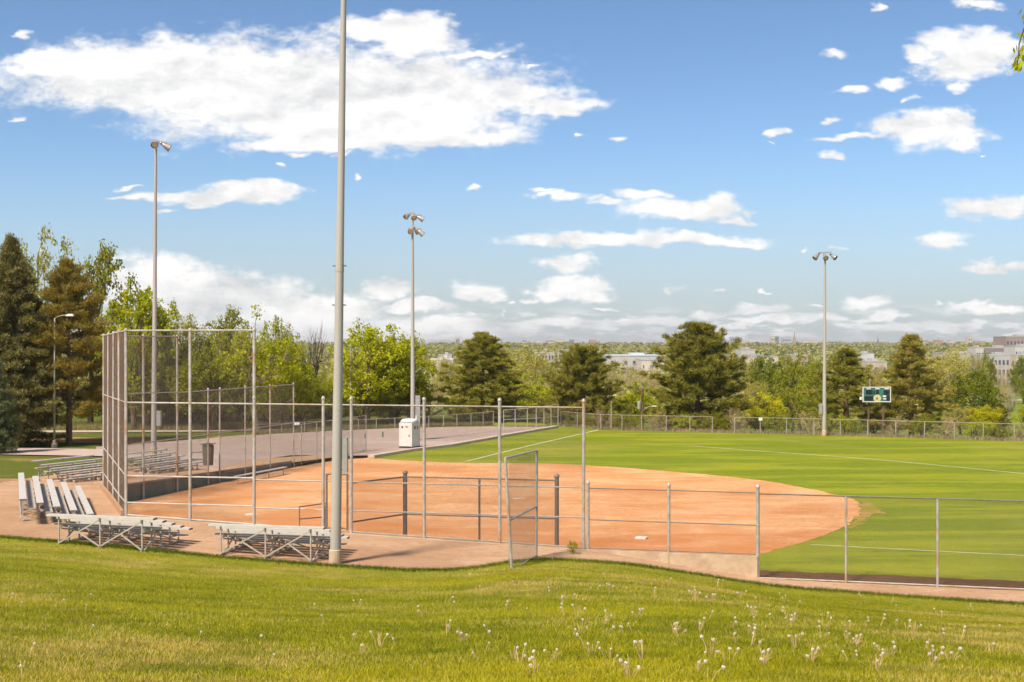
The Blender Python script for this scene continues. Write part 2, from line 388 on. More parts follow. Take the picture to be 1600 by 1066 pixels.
# ------------------------------------------------------------------ terrain heights
N_TAB = [(-60, 2.1), (-30, 1.75), (-16, 1.5), (-5, 1.05), (3, 0.8), (8.8, 0.0), (60, -0.1)]
D_TAB = [(50, 1.0), (57, 0.82), (64, 0.60), (76, 0.36), (90, 0.12), (100, 0.03), (130, 0.0)]
def T(X, Y):
    """spectator terrace and the park ground to its left"""
    n = lerp_tab(X, N_TAB); n = (n + lerp_tab(X - 1.2, N_TAB) + lerp_tab(X + 1.2, N_TAB)) / 3
    return n * lerp_tab(Y, D_TAB)
V_TAB = [(112, -0.6), (125, -0.9), (150, -2.6), (200, -6.5), (300, -10.5), (500, -13.5), (900, -13), (1500, -8), (2500, -4.5), (4000, -3), (9000, -12)]
def V(X, Y):
    t = min(1, max(0, (12 - X) / 26)); Y2 = Y - 40 * t * t * (3 - 2 * t) * (1 if Y < 600 else 0)
    return lerp_tab(Y2, V_TAB)
def atT(px, py):
    z = 1.0
    for _ in range(30):
        p = at(px, py, z); z = 0.5 * z + 0.5 * T(p.x, p.y)
    return Vector((p.x, p.y, T(p.x, p.y)))

TOE = [atT(*q) for q in [(0, 841), (120, 851), (250, 863), (350, 873), (520, 886), (640, 893), (700, 893), (745, 889), (790, 881), (845, 876), (920, 879), (1000, 886), (1100, 901), (1190, 915), (1300, 925), (1400, 933), (1600, 946)]]
TOE_TAB = [(-70, TOE[0].y + 3.0), (-30, TOE[0].y + 1.0)] + [(p.x, p.y) for p in TOE] + [(40, TOE[-1].y - 5)]
def toe(X):
    return lerp_tab(X, TOE_TAB)
def hill(X, Y):
    ty = toe(X); t = ty - Y; z0 = T(X, ty) + 0.05
    s = (6.8 - z0) / (ty - 1.6)
    if t < 0: return z0 - 0.35 * (-t)
    und = 0.06 * math.sin(X * 0.31 + 1.0) * math.sin(Y * 0.23) * min(1, t / 4)
    if Y < 0: t = ty + (t - ty) * 0.25
    return z0 + s * (t - 1.6 * (1 - math.exp(-t / 1.6))) + und
def HY(px, py):
    """point of the grass slope seen at a photo pixel"""
    Y = 12.0
    for Y in np.arange(9, 44, 0.05):
        X = (px - 800) * Y / FPX
        if CAMZ - (py - 535) * Y / FPX <= hill(X, Y): break
    return Vector((X, Y, hill(X, Y)))

def grid_obj(name, cols, zf, m, dz=0.0):
    """cols: list of polylines with the same number of plan points"""
    n = len(cols[0]); vs = []; fs = []
    for c in cols:
        for p in c: vs.append((p[0], p[1], zf(p[0], p[1]) + dz))
    for i in range(len(cols) - 1):
        for j in range(n - 1):
            fs.append((i * n + j, (i + 1) * n + j, (i + 1) * n + j + 1, i * n + j + 1))
    me = bpy.data.meshes.new(name); me.from_pydata(vs, [], fs); me.update()
    if sum(p.normal.z for p in me.polygons[:50]) < 0: me.flip_normals()
    me.shade_smooth()
    return structure(link(name, me, m))
def resample(pts, step):
    out = []
    for a, b in zip(pts, pts[1:]):
        a = Vector(a[:2]); b = Vector(b[:2]); k = max(1, int(round((b - a).length / step)))
        out += [a.lerp(b, i / k) for i in range(k)]
    return out + [Vector(pts[-1][:2])]
def loft_cols(inner, outer, sub, n):
    cols = []
    for i in range(len(inner) - 1):
        k = sub
        for q in range(k + (1 if i == len(inner) - 2 else 0)):
            t = q / k
            a = Vector(inner[i][:2]).lerp(Vector(inner[i + 1][:2]), t); b = Vector(outer[i][:2]).lerp(Vector(outer[i + 1][:2]), t)
            cols.append([a.lerp(b, j / n) for j in range(n + 1)])
    return cols
def flat_obj(name, poly, z, m, jitter=0.0, step=0.5, seed=1):
    rg = random.Random(seed)
    pts = resample(list(poly) + [poly[0]], step)[:-1] if jitter else [Vector(p[:2]) for p in poly]
    if jitter: pts = [p + Vector((rg.gauss(0, jitter), rg.gauss(0, jitter))) for p in pts]
    bm = bmesh.new(); vs = [bm.verts.new((p.x, p.y, z)) for p in pts]
    f = bm.faces.new(vs); bm.normal_update()
    if f.normal.z < 0: f.normal_flip()
    bmesh.ops.triangulate(bm, faces=bm.faces[:])
    me = bpy.data.meshes.new(name); bm.to_mesh(me); bm.free()
    return structure(link(name, me, m))

# the ground sheet out to the horizon
ys = [-60, 0, 60, 100, 108, 112, 118, 125, 132, 140, 150, 160, 175, 190, 210, 240, 280, 330, 400, 480, 580, 700, 900, 1200, 1500, 2000, 2600, 3300, 4200, 6000, 8000]
cols = [[(u * (max(Y, 0) + 110), Y) for Y in ys] for u in np.linspace(-1.3, 1.3, 61)]
grid_obj('ground', cols, V, MT['valley'])

# near grassy slope
cols = []
for X in np.linspace(-50, 50, 126):
    ty = toe(X)
    cols.append([(X, -25), (X, -12), (X, -5)] + [(X, Y) for Y in np.linspace(0, ty - 3, 34)] + [(X, ty - 2.2), (X, ty - 1.5), (X, ty - 0.9), (X, ty - 0.4), (X, ty), (X, ty + 0.35)])
grid_obj('grass_slope', cols, hill, MT['hill'])

# fence corners (plan)
B = Vector((-15.4, 50.0)); A = Vector((-20.95, 64.3)); Dp = Vector((2.64, 46.1)); Ep = Vector((14.67, 43.2)); W = Vector((-14.8, 84.8))
def on_line(px, P, Q):
    u = (px - 800) / FPX; d = Q - P
    t = (u * P.y - P.x) / (d.x - u * d.y)
    return P + d * t
def nearline(px): return on_line(px, B, Dp) if px <= 912 else on_line(px, Dp, Ep)
def wing(px): return on_line(px, A, W)

# terrace
Eend = Dp + (Ep - Dp) * 2.4
inner = [Eend, Dp + (Ep - Dp) * 1.5, Ep, Dp + (Ep - Dp) * 0.5, Dp, B.lerp(Dp, 0.75), B.lerp(Dp, 0.5), B.lerp(Dp, 0.25), B, B.lerp(A, 0.1), B.lerp(A, 0.3), B.lerp(A, 0.5), B.lerp(A, 0.75), A, A.lerp(W, 0.3), A.lerp(W, 0.6), W, Vector((-12.5, 90.5))]
outer = [Vector((p.x - 0.3, toe(p.x - 0.3) - 1.2)) for p in inner[:9]] + [Vector(q) for q in [(-24, 43), (-42, 45), (-44, 55), (-42, 63.0), (-27.5, 64.6), (-27, 71), (-25, 79), (-19.5, 87), (-14, 92)]]
outer[8] = Vector((-17.0, toe(-17) - 1.2))
grid_obj('dirt_terrace', loft_cols(inner, outer, 5, 26), T, MT['terrace'], 0.03)

# park lawn left and behind, path, parking lot
rb = [(43, -24), (50, -30), (64, -24), (70, -21.5), (85, -17), (93, -12), (98, -9.5), (102, -6.5), (124, 3), (135, 8), (168, 20)]
cols = []
Yl = list(np.linspace(43, 168, 64))
for u in np.linspace(0, 1, 40):
    cols.append([(-140 + (lerp_tab(Y, rb) + 140) * u, Y) for Y in Yl])
grid_obj('park_lawn', cols, lambda X, Y: T(X, Y) - 0.03 - max(0, Y - 148) * 0.06, MT['lawn'])
lot_front = [atT(*q) for q in [(150, 713), (230, 719), (308, 728), (342, 732), (393, 720), (457, 712), (520, 713), (575, 712.5), (640, 703.5), (700, 697), (790, 681), (868, 668)]]
lot_back = [atT(*q) for q in [(150, 699), (200, 696), (260, 691), (320, 686), (375, 681), (430, 677), (480, 675), (540, 671), (600, 668.5), (690, 667.5), (780, 667), (872, 666.6)]]
grid_obj('parking_lot', loft_cols(lot_front, lot_back, 3, 8), T, MT['asphalt'], 0.04)
pa = [atT(*q) for q in [(-260, 707), (-100, 709), (0, 711), (80, 712.5), (165, 714)]]; pb = [atT(*q) for q in [(-260, 695), (-100, 698), (0, 700.5), (80, 701.5), (165, 703)]]
grid_obj('footpath', loft_cols(pa, pb, 5, 6), T, MT['path'], 0.055)
ra = [atT(*q) for q in [(-260, 676), (100, 676.5), (300, 675.5), (450, 673), (470, 672.6)]]; rb2 = [atT(*q) for q in [(-260, 673), (100, 673.6), (300, 673), (450, 671), (470, 671)]]
grid_obj('park_road', loft_cols(ra, rb2, 5, 3), T, MT['path'], 0.05)
va = [atT(*q) for q in [(700, 667.2), (740, 667.0), (800, 666.8), (858, 666.4)]]; vb = [atT(*q) for q in [(722, 663.0), (745, 660), (800, 660), (850, 663)]]
grid_obj('grass_verge', loft_cols(va, vb, 4, 4), T, MT['outfield'], 0.06)
# needle litter under the pine and lawn edging
litter = [(-260, 699), (20, 695), (60, 692), (150, 693), (240, 692.5), (262, 689), (200, 685), (110, 683.5), (20, 687), (-260, 690)]
lp = [atT(*q) for q in litter]
MT['litter'] = dirt_mat('needle_litter', (0.34, 0.16, 0.07), (0.40, 0.22, 0.10), (0.24, 0.11, 0.05), (0.20, 0.17, 0.04))
grid_obj('needle_litter', loft_cols(lp[:5], lp[5:][::-1], 6, 6), T, MT['litter'], 0.02)

# ball field sheets
of_pts = [at(q[0], q[1], 0) for q in [(876, 666), (940, 672), (1110, 676), (1280, 680), (1440, 685), (1600, 690), (1800, 697)]]
def off(v, d):
    return Vector((v.x + d * 0.25, v.y + d))
field = [B + Vector((0, .1)), Dp + Vector((0, .1)), Eend + Vector((0, .1)), Vector((70, 40)), Vector((75, 92))] + [off(p, 1.0) for p in of_pts[::-1]] + [Vector((4.2, 125.5)), atT(868, 668), atT(790, 681), atT(700, 697), atT(640, 703.5), atT(575, 712.5), Vector((-12.6, 90.3)), W, A]
flat_obj('outfield_grass', [p.to_2d() if len(p) == 3 else p for p in field], 0.0, MT['outfield'])
inf = [at(*q, 0) for q in [(573, 716), (640, 720), (700, 723), (780, 723.5), (860, 724.5), (950, 729), (1050, 737), (1130, 744), (1200, 752), (1260, 763), (1310, 774), (1340, 783), (1349, 792), (1345, 804), (1325, 820), (1290, 835), (1240, 852), (1195, 864), (1150, 874)]]
infield = [p.to_2d() for p in inf] + [Vector((8.6, 45.2)), Dp + Vector((0.05, .3)), B + Vector((.3, .3)), A + Vector((.12, .1)), W + Vector((.1, 0)), Vector((-12.3, 90.2))]
flat_obj('infield_dirt', infield, 0.006, MT['infield'], 0.07, 0.35, 3)
wp = [at(*q, 0).to_2d() for q in [(1342, 784), (1358, 786), (1388, 804), (1366, 802), (1352, 812), (1340, 824), (1326, 828), (1328, 820), (1346, 803)]]
MT['worn'] = dirt_mat('worn_turf', (0.44, 0.25, 0.09), (0.27, 0.225, 0.025), (0.21, 0.215, 0.015), (0.40, 0.20, 0.07))
flat_obj('worn_turf', wp, 0.010, MT['worn'], 0.10, 0.25, 5)
me_ = [(nearline(1184) + Vector((0.1, 0.15))), (nearline(1184) + Vector((0.15, 1.9))), Dp + (Ep - Dp) * 1.6 + Vector((0, 1.9)), Eend + Vector((0, 2.0)), Eend + Vector((0, .13)), Dp + (Ep - Dp) * 1.0 + Vector((0, .13))]
flat_obj('mulch_strip', me_, 0.008, MT['mulch'], 0.08, 0.4, 9)

def painted(name, pix, wd, z=0.012, seed=2):
    rg = random.Random(seed)
    pts = resample([at(x, y, 0).to_2d() for x, y in pix], 0.5); mb = MB(); L = []
    for i, p in enumerate(pts):
        d = (pts[min(i + 1, len(pts) - 1)] - pts[max(i - 1, 0)]).normalized(); nrm = Vector((-d.y, d.x))
        p = p + nrm * rg.gauss(0, 0.012)
        hw = wd / 2 * rg.uniform(0.75, 1.2); L.append((p - nrm * hw, p + nrm * hw))
    for (a, b), (c, d) in zip(L, L[1:]):
        mb.add([(a.x, a.y, z), (c.x, c.y, z), (d.x, d.y, z), (b.x, b.y, z)], [(0, 1, 2, 3)])
    return structure(mb.build(name, MT['chalk']))
painted('foul_line', [(727, 721.5), (830, 696), (935, 672)], 0.16)
painted('foul_line', [(1268, 851.5), (1400, 858.3), (1600, 868.5), (1700, 873)], 0.10, seed=4)
painted('field_line', [(1078, 697), (1200, 706), (1300, 713), (1400, 721), (1500, 730.5), (1600, 740.5), (1720, 753)], 0.15, seed=6)
# faded stall lines on the lot
MT['stall'] = mat('faded_stall_paint', (0.56, 0.48, 0.44), (0.46, 0.37, 0.33), 2.0, 0.9)
for k, (x0, y0, x1, y1) in enumerate([(360, 700, 460, 706), (500, 707, 610, 704), (640, 690, 720, 689), (690, 684, 770, 682), (480, 695, 560, 693), (300, 704, 380, 708), (240, 706, 320, 711), (730, 677, 800, 676)]):
    a = atT(x0, y0); b = atT(x1, y1); mb = MB(); nn = (b - a).to_2d().normalized(); nn = Vector((-nn.y, nn.x, 0)) * 0.07
    for q in range(12):
        p = a.lerp(b, q / 12); r = a.lerp(b, (q + 1) / 12); p.z = T(p.x, p.y) + .05; r.z = T(r.x, r.y) + .05
        mb.add([tuple(p - nn), tuple(r - nn), tuple(r + nn), tuple(p + nn)], [(0, 1, 2, 3)])
    structure(mb.build('stall_line', MT['stall']))
# kerb between lot and left field
mb = MB(); kp = [atT(*q) for q in [(577, 712.5), (640, 703.7), (700, 697.2), (790, 681.2), (866, 668.4)]]
for a, b in zip(kp, kp[1:]): mb.beam((a.x + .15, a.y - .15, 0.10), (b.x + .15, b.y - .15, 0.10), 0.55, 0.22)
structure(mb.build('kerb', mat('kerb_concrete', (0.60, 0.47, 0.35), (0.52, 0.40, 0.29), 1.5, .9)))
mb = MB(); ep = [atT(*q) for q in [(-160, 750.5), (-60, 751.5), (0, 752.5), (62, 753)]]
for a, b in zip(ep, ep[1:]): mb.beam(a + Vector((0, 0, .05)), b + Vector((0, 0, .05)), 0.14, 0.2)
tag(mb.build('landscape_timber', MT['wood']), 'brown timber edging between the left lawn and the dirt', 'edging')

# ------------------------------------------------------------------ retaining walls
def wall_run(name, pts, ztop, zbot, th, m, label, cat, seg):
    root = thing(name, label, cat, (pts[0].x, pts[0].y, 0))
    ps = resample(pts, seg)
    for a, b in zip(ps, ps[1:]):
        mb = MB(); d = (b - a).normalized(); n = Vector((-d.y, d.x)) * th / 2; a2 = a + d * 0.006; b2 = b - d * 0.006
        za, zb = ztop(a), ztop(b)
        vs = []
        for p, zt in ((a2, za), (b2, zb)):
            for s in (-1, 1):
                q = p + n * s; vs += [(q.x, q.y, zbot), (q.x, q.y, zt)]
        mb.add(vs, [(0, 1, 5, 4), (2, 6, 7, 3), (1, 3, 7, 5), (0, 2, 3, 1), (4, 5, 7, 6), (0, 4, 6, 2)])
        mb.build('wall_panel', m, root, origin=None).location = (-pts[0].x, -pts[0].y, 0)
    return root
wl = nearline(1184)
wall_run('concrete_wall', [B + Vector((0.0, 0.02)), Dp + Vector((0, .02)), wl], lambda p: T(p.x, p.y) + 0.05 if p.x < 2.6 else 0.845, -0.3, 0.26, MT['concrete'],
         'low cracked concrete wall under the first-base side fence', 'wall', 3.1)
wall_run('green_wall', [A + Vector((-.12, .05)), W + Vector((-.12, 0))], lambda p: T(p.x, p.y) + 0.10, -0.3, 0.10, MT['greenwall'],
         'long dark green board wall along the third-base side of the infield', 'wall', 2.4)
root = thing('timber_kerb', 'weathered timber kerb at the foot of the backstop centre', 'kerb', (B.x, B.y, 0))
for k in range(4):
    a = B.lerp(A, k / 4 + 0.003); b = B.lerp(A, (k + 1) / 4 - 0.003)
    mb = MB(); o = Vector((-0.13, -0.05))
    mb.beam((a.x + o.x - B.x, a.y + o.y - B.y, T(a.x, a.y) + 0.12), (b.x + o.x - B.x, b.y + o.y - B.y, T(b.x, b.y) + 0.12), 0.12, 0.30)
    mb.build('board', MT['wood'], root)

# ------------------------------------------------------------------ chain-link fences
def chain_panel(name, a, b, z0a, z0b, z1a, z1b, m, parent, sp=0.0707, r=0.0022):
    """diagonal wires both ways between two posts, three-sided wires, one mesh"""
    a = np.array([a.x, a.y]); b = np.array([b.x, b.y]); Wd = np.linalg.norm(b - a); H = ((z1a - z0a) + (z1b - z0b)) / 2
    if H <= 0.05: return None
    c = np.arange(-Wd + sp * 0.5, H, sp); seg = []
    s0 = np.maximum(0, -c); s1 = np.minimum(Wd, H - c); ok = s1 > s0
    s0, s1, cc = s0[ok], s1[ok], c[ok]
    P0 = np.stack([s0, s0 + cc], 1); P1 = np.stack([s1, s1 + cc], 1)
    Q0 = np.stack([Wd - s0, s0 + cc], 1); Q1 = np.stack([Wd - s1, s1 + cc], 1)
    S = np.concatenate([P0, Q0]); E_ = np.concatenate([P1, Q1]); n = len(S)
    off_y = np.concatenate([np.full(len(P0), r), np.full(len(Q0), -r)])
    d = E_ - S; d /= np.linalg.norm(d, axis=1)[:, None]; nrm = np.stack([-d[:, 1], d[:, 0]], 1)
    ux, uy = (b - a) / Wd; px_, py_ = -uy, ux
    vs = np.zeros((n, 6, 3), np.float32)
    for k, ang in enumerate((90, 210, 330)):
        cs, sn = math.cos(math.radians(ang)) * r, math.sin(math.radians(ang)) * r
        for e, Pt in enumerate((S, E_)):
            s = Pt[:, 0] + nrm[:, 0] * cs; h = Pt[:, 1] + nrm[:, 1] * cs; o = off_y + sn
            t = s / Wd; zz0 = z0a + (z0b - z0a) * t; zz1 = z1a + (z1b - z1a) * t
            vs[:, e * 3 + k, 0] = a[0] + ux * s + px_ * o; vs[:, e * 3 + k, 1] = a[1] + uy * s + py_ * o
            vs[:, e * 3 + k, 2] = zz0 + (zz1 - zz0) * (h / H)
    base = (np.arange(n) * 6)[:, None, None]
    fs = (np.array([[0, 1, 4, 3], [1, 2, 5, 4], [2, 0, 3, 5]])[None] + base).reshape(-1, 4)
    me = np_mesh(name, vs.reshape(-1, 3), fs)
    return link(name, me, m, parent)

def fence_run(root, posts, rails, tiers, pr, rr, pm, rm, wm, org, jit=0.0, caps=True, sp=0.0707, wr=0.0022, skip=()):
    """posts: (plan point, z base, z top); rails: list of functions of post index -> z; tiers: (fn_lo, fn_hi)"""
    o2 = Vector(org[:2])
    rg = random.Random(len(posts) * 7 + int(pr * 1000))
    for p, z0, z1 in posts:
        q = p - o2; mb = MB(); jx, jy = rg.gauss(0, jit), rg.gauss(0, jit)
        mb.tube((q.x, q.y, z0 - 0.15), (q.x + jx, q.y + jy, z1), pr, pr, 8)
        if caps: mb.lathe([(pr * 1.25, -0.03), (pr * 1.3, 0.02), (pr * 0.9, 0.08), (0.001, 0.11)], 8, (q.x + jx, q.y + jy, z1))
        mb.build('post', pm, root, smooth=False)
    for i in range(len(posts) - 1):
        if i in skip: continue
        a = posts[i][0] - o2; b = posts[i + 1][0] - o2
        for fn in rails:
            za, zb = fn(i), fn(i + 1)
            if za is None or zb is None: continue
            mb = MB(); mb.tube((a.x, a.y, za), (b.x, b.y, zb), rr, rr, 6); mb.build('rail', rm, root)
        for lo, hi in tiers:
            if lo(i) is None or hi(i) is None: continue
            chain_panel('chain_link_panel', a, b, lo(i), lo(i + 1), hi(i), hi(i + 1), wm(i) if callable(wm) else wm, root, sp, wr)

tt = lambda p: T(p.x, p.y) + 0.06
# tall backstop: near wing, centre, far wing
near_tall = [nearline(397), nearline(297), B]
centre = [B.lerp(A, t) for t in (0.25, 0.5, 0.75)]
far_tall = [A, wing(224), wing(277)]
bp = near_tall + centre + far_tall
ztop = lambda i: 8.92 if i < 3 else 8.92 - 0.03 * (i - 2) if i < 7 else 8.78
zb = [tt(p) for p in bp[:6]] + [0.9, 0.05, 0.05]
zb[6] = tt(A)
posts = [(p, zb[i] if i < 7 else 0.0, ztop(i)) for i, p in enumerate(bp)]
org = (B.x, B.y, 0)
root = thing('backstop', 'tall rust-stained chain-link backstop angled round home plate', 'backstop', org)
mid = lambda i: 6.05 if i < 3 else 6.05 - 0.07 * (i - 2)
r3 = lambda i: 3.16 - 0.02 * i
r4 = lambda i: 2.06 if i < 3 else 1.98 - 0.06 * (i - 2)
bot = lambda i: tt(bp[i]) + 0.04
fence_run(root, posts, [ztop, mid, r3, r4, bot], [(bot, r4), (r4, r3), (r3, mid), (mid, ztop)], 0.062, 0.032, MT['galv_rust'], MT['galv_rust'],
          lambda i: MT['wire_rust'] if 2 <= i < 6 else MT['wire'], org, 0.012)

# first-base side fence with the gateway
fp = [nearline(x) for x in (397, 505, 549, 663, 781, 912)]
fz = lambda i: tt(fp[i])
posts = [(p, fz(i), 6.28) for i, p in enumerate(fp)]
root = thing('chain_link_fence', 'high galvanised fence between the backstop and the low right-field fence', 'fence', (fp[0].x, fp[0].y, 0))
gate_gap = lambda f: (lambda i: f(i))
o_ = (fp[0].x, fp[0].y, 0)
mtop = lambda i: 6.05
m3 = lambda i: 3.1
m4 = lambda i: 2.0
mbot = lambda i: fz(i) + 0.04
fence_run(root, posts[:2], [mtop, m3, m4, mbot], [(mbot, m4), (m4, m3), (m3, mtop)], 0.060, 0.028, MT['galv_rust'], MT['galv'], MT['wire'], o_, 0.01)
sub = posts[1:3]
fence_run(root, sub[1:], [], [], 0.060, 0.028, MT['galv'], MT['galv'], MT['wire'], o_)
for z in (6.05, 3.1):
    mb = MB(); a = fp[1] - fp[0]; b = fp[2] - fp[0]; mb.tube((a.x, a.y, z), (b.x, b.y, z), 0.028, 0.028, 6); mb.build('rail', MT['galv'], root)
chain_panel('chain_link_panel', fp[1] - fp[0], fp[2] - fp[0], 3.1, 3.1, 6.05, 6.05, MT['wire'], root)
f2 = posts[2:]
fz2 = lambda i: fz(i + 2) + 0.04
fence_run(root, f2[1:], [], [], 0.060, 0.028, MT['galv'], MT['galv'], MT['wire'], o_, 0.008)
fence_run(root, [], [], [], 0.060, 0.028, MT['galv'], MT['galv'], MT['wire'], o_)
for i in range(2, 5):
    a = fp[i] - fp[0]; b = fp[i + 1] - fp[0]
    for fn in (mtop, m3, m4, mbot):
        mb = MB(); mb.tube((a.x, a.y, fn(i)), (b.x, b.y, fn(i + 1)), 0.027, 0.027, 6); mb.build('rail', MT['galv'] if fn is mtop else MT['galv_mid'], root)
    for lo, hi in ((mbot, m4), (m4, m3), (m3, mtop)):
        chain_panel('chain_link_panel', a, b, lo(i), lo(i + 1), hi(i), hi(i + 1), MT['wire'], root)

# gate frame between two posts, with its two handrails
ga, gb = fp[1] + (fp[2] - fp[1]) * 0.12, fp[1] + (fp[2] - fp[1]) * 0.86
gz = T(ga.x, ga.y) + 0.1
root = thing('gate', 'narrow dark pipe gate in the high fence behind the near light pole', 'gate', (ga.x, ga.y, gz))
gd = gb - ga
for nm, p, q in (('stile', (0, 0, 0), (0, 0, 2.15)), ('stile', (gd.x, gd.y, 0), (gd.x, gd.y, 2.15)), ('rail', (0, 0, 2.15), (gd.x, gd.y, 2.15)), ('rail', (0, 0, 0.08), (gd.x, gd.y, 0.08))):
    mb = MB(); mb.tube(p, q, 0.035 if nm == 'rail' else 0.045, None, 6); mb.build(nm, MT['galv_dark'], root)
for k, (pt, lab) in enumerate([(fp[1] + Vector((-0.9, -0.1)), 'bent pipe handrail left of the narrow gate'), (fp[1] + Vector((0.55, -0.45)), 'bent pipe handrail in front of the narrow gate')]):
    z = T(pt.x, pt.y) + .03
    h = thing('handrail', lab, 'handrail', (pt.x, pt.y, z), group='handrails at the narrow gate')
    d = Vector((0.95, 0.9, 0)) if k == 0 else Vector((-0.35, 1.5, 0))
    for nm, p, q in (('post', (0, 0, 0), (0, 0, 0.92)), ('post', (d.x * .9, d.y * .9, -0.3), (d.x * .9, d.y * .9, 0.85)), ('rail', (0, 0, 0.92), (d.x, d.y, 0.95)), ('rail', (0, 0, 0.45), (d.x * .9, d.y * .9, 0.42))):
        mb = MB(); mb.tube(p, q, 0.024, None, 6); mb.build(nm, MT['galv_dark'], h)

# low right-field fence
rp = [nearline(x) for x in (912, 1045, 1184, 1322, 1465, 1612)] + [Eend]
rp = [rp[0] + Vector((0.16, -0.02))] + rp[1:]
root = thing('chain_link_fence', 'three metre fence running right from the high fence along the gravel path', 'fence', (rp[0].x, rp[0].y, 0))
zw = [tt(p) for p in rp]
posts = [(p, zw[i] - 0.05 if i > 1 else 0.7, 3.26 if i < 3 else 3.05) for i, p in enumerate(rp)]
posts[1] = (rp[1], 0.35, 3.26); posts[2] = (rp[2], 0.0, 3.3)
rbot = lambda i: 0.9 if i < 2 else (0.9 if i == 2 else 0.07)
o_ = (rp[0].x, rp[0].y, 0)
fence_run(root, posts[:3], [lambda i: 3.09, lambda i: 1.93, lambda i: 0.9], [(lambda i: 0.9, lambda i: 1.93), (lambda i: 1.93, lambda i: 3.09)], 0.058, 0.022, MT['galv'], MT['galv_dark'], MT['wire'], o_)
fence_run(root, posts[2:3] , [], [], 0.07, 0.022, MT['galv'], MT['galv_dark'], MT['wire'], o_)
fence_run(root, posts[3:], [], [], 0.045, 0.03, MT['galv'], MT['galv'], MT['wire'], o_, caps=False)
for i in range(2, 6):
    a = rp[i] - rp[0]; b = rp[i + 1] - rp[0]
    for z in (3.06, 0.07):
        mb = MB(); mb.tube((a.x, a.y, z), (b.x, b.y, z), 0.027, 0.027, 6); mb.build('rail', MT['galv_dark'] if z > 1 else MT['galv'], root)
    chain_panel('chain_link_panel', a, b, 0.07, 0.07, 3.06, 3.06, MT['wire'], root, r=0.0028)

# dugout fence inside the field
def inner(px): return on_line(px, B + Vector((0.6, 2.6)), Dp + Vector((0.6, 2.6)))
dp = [fp[2] + Vector((0.05, 0.15)), inner(633), inner(749), inner(870)]
root = thing('dugout_fence', 'dark-posted dugout fence standing inside the infield behind the high fence', 'fence', (dp[0].x, dp[0].y, 0))
o_ = (dp[0].x, dp[0].y, 0)
fence_run(root, [(dp[1], 0, 3.2), (dp[3], 0, 3.2)], [], [], 0.085, 0.03, MT['galv_dark'], MT['galv_dark'], MT['wire'], o_)
fence_run(root, [(dp[2], 0, 3.02)], [], [], 0.045, 0.03, MT['galv_dark'], MT['galv_dark'], MT['wire'], o_, caps=False)
for i in range(3):
    a = dp[i] - dp[0]; b = dp[i + 1] - dp[0]
    for z in (3.05, 1.55, 0.1):
        mb = MB(); mb.tube((a.x, a.y, z), (b.x, b.y, z), 0.032, 0.032, 6); mb.build('rail', MT['galv_dark'], root)
    chain_panel('chain_link_panel', a, b, 0.1, 0.1, 3.05, 3.05, MT['wire'], root)

# open gate leaf standing out on the path
g0 = atT(838, 872); g1 = atT(800, 894)
root = thing('gate', 'open chain-link gate leaf leaning over the dirt path towards the grass', 'gate', (g0.x, g0.y, g0.z))
d = g1 - g0
tl = Vector((-0.42, 0.05, 0))
pA0, pA1 = Vector((0, 0, 0)), Vector((0.02, 0, 3.78)); pB0 = Vector((d.x, d.y, -0.05)); pB1 = pB0 + Vector((-0.22, 0.05, 3.82))
for nm, p, q, r in (('stile', pA0, pA1, 0.045), ('stile', pB0 - Vector((0, 0, .05)), pB1, 0.05), ('rail', pA1, pB1, 0.04), ('rail', pA0 + Vector((0, 0, .1)), pB0 + Vector((0, 0, .12)), 0.035), ('brace', pA0.lerp(pA1, 0.48), pB0.lerp(pB1, 0.46), 0.035)):
    mb = MB(); mb.tube(p, q, r, None, 8); mb.build(nm, MT['galv'], root)
cp = chain_panel('chain_link_panel', Vector((0, 0)), Vector((d.x - 0.11, d.y)), 0.1, 0.1, 3.76, 3.78, MT['wire'], root)

# third-base side fence (lower, behind the infield)
tp = [wing(x) for x in (277, 325, 343, 383, 422, 459)]
root = thing('chain_link_fence', 'rust-streaked fence on the green wall beyond the backstop', 'fence', (tp[0].x, tp[0].y, 0))
o_ = (tp[0].x, tp[0].y, 0)
tb = lambda i: T(tp[i].x, tp[i].y) + 0.14
fence_run(root, [(p, 0, 5.65) for p in tp[1:]], [], [], 0.05, 0.026, MT['galv_rust'], MT['galv'], MT['wire'], o_, 0.01)
for i in range(5):
    a = tp[i] - tp[0]; b = tp[i + 1] - tp[0]
    for fn in ((lambda i: 5.6 + 0.0 * i), (lambda i: 3.0), tb):
        mb = MB(); mb.tube((a.x, a.y, fn(i)), (b.x, b.y, fn(i + 1)), 0.03, 0.03, 6); mb.build('rail', MT['galv'], root)
    if i != 1:
        chain_panel('chain_link_panel', a, b, tb(i), tb(i + 1), 3.0, 3.0, MT['wire'], root)
    chain_panel('chain_link_panel', a, b, 3.0, 3.0, 5.6, 5.6, MT['wire'], root)

lp_ = [W, wing(471), wing(495), wing(520), wing(549), wing(572)]
root = thing('chain_link_fence', 'thin low fence between the infield corner and the parking lot', 'fence', (W.x, W.y, 0))
fence_run(root, [(p, 0, 2.85) for p in lp_[1:]], [lambda i: 2.82, lambda i: 0.15], [(lambda i: 0.15, lambda i: 2.82)], 0.035, 0.022, MT['galv'], MT['galv'], MT['wire'], (W.x, W.y, 0), caps=False)
a = lp_[0] - W; b = lp_[1] - W
for z in (2.82, 0.15):
    mb = MB(); mb.tube((a.x, a.y, z), (b.x, b.y, z), 0.022, None, 6); mb.build('rail', MT['galv'], root)
chain_panel('chain_link_panel', a, b, 0.15, 0.15, 2.82, 2.82, MT['wire'], root)

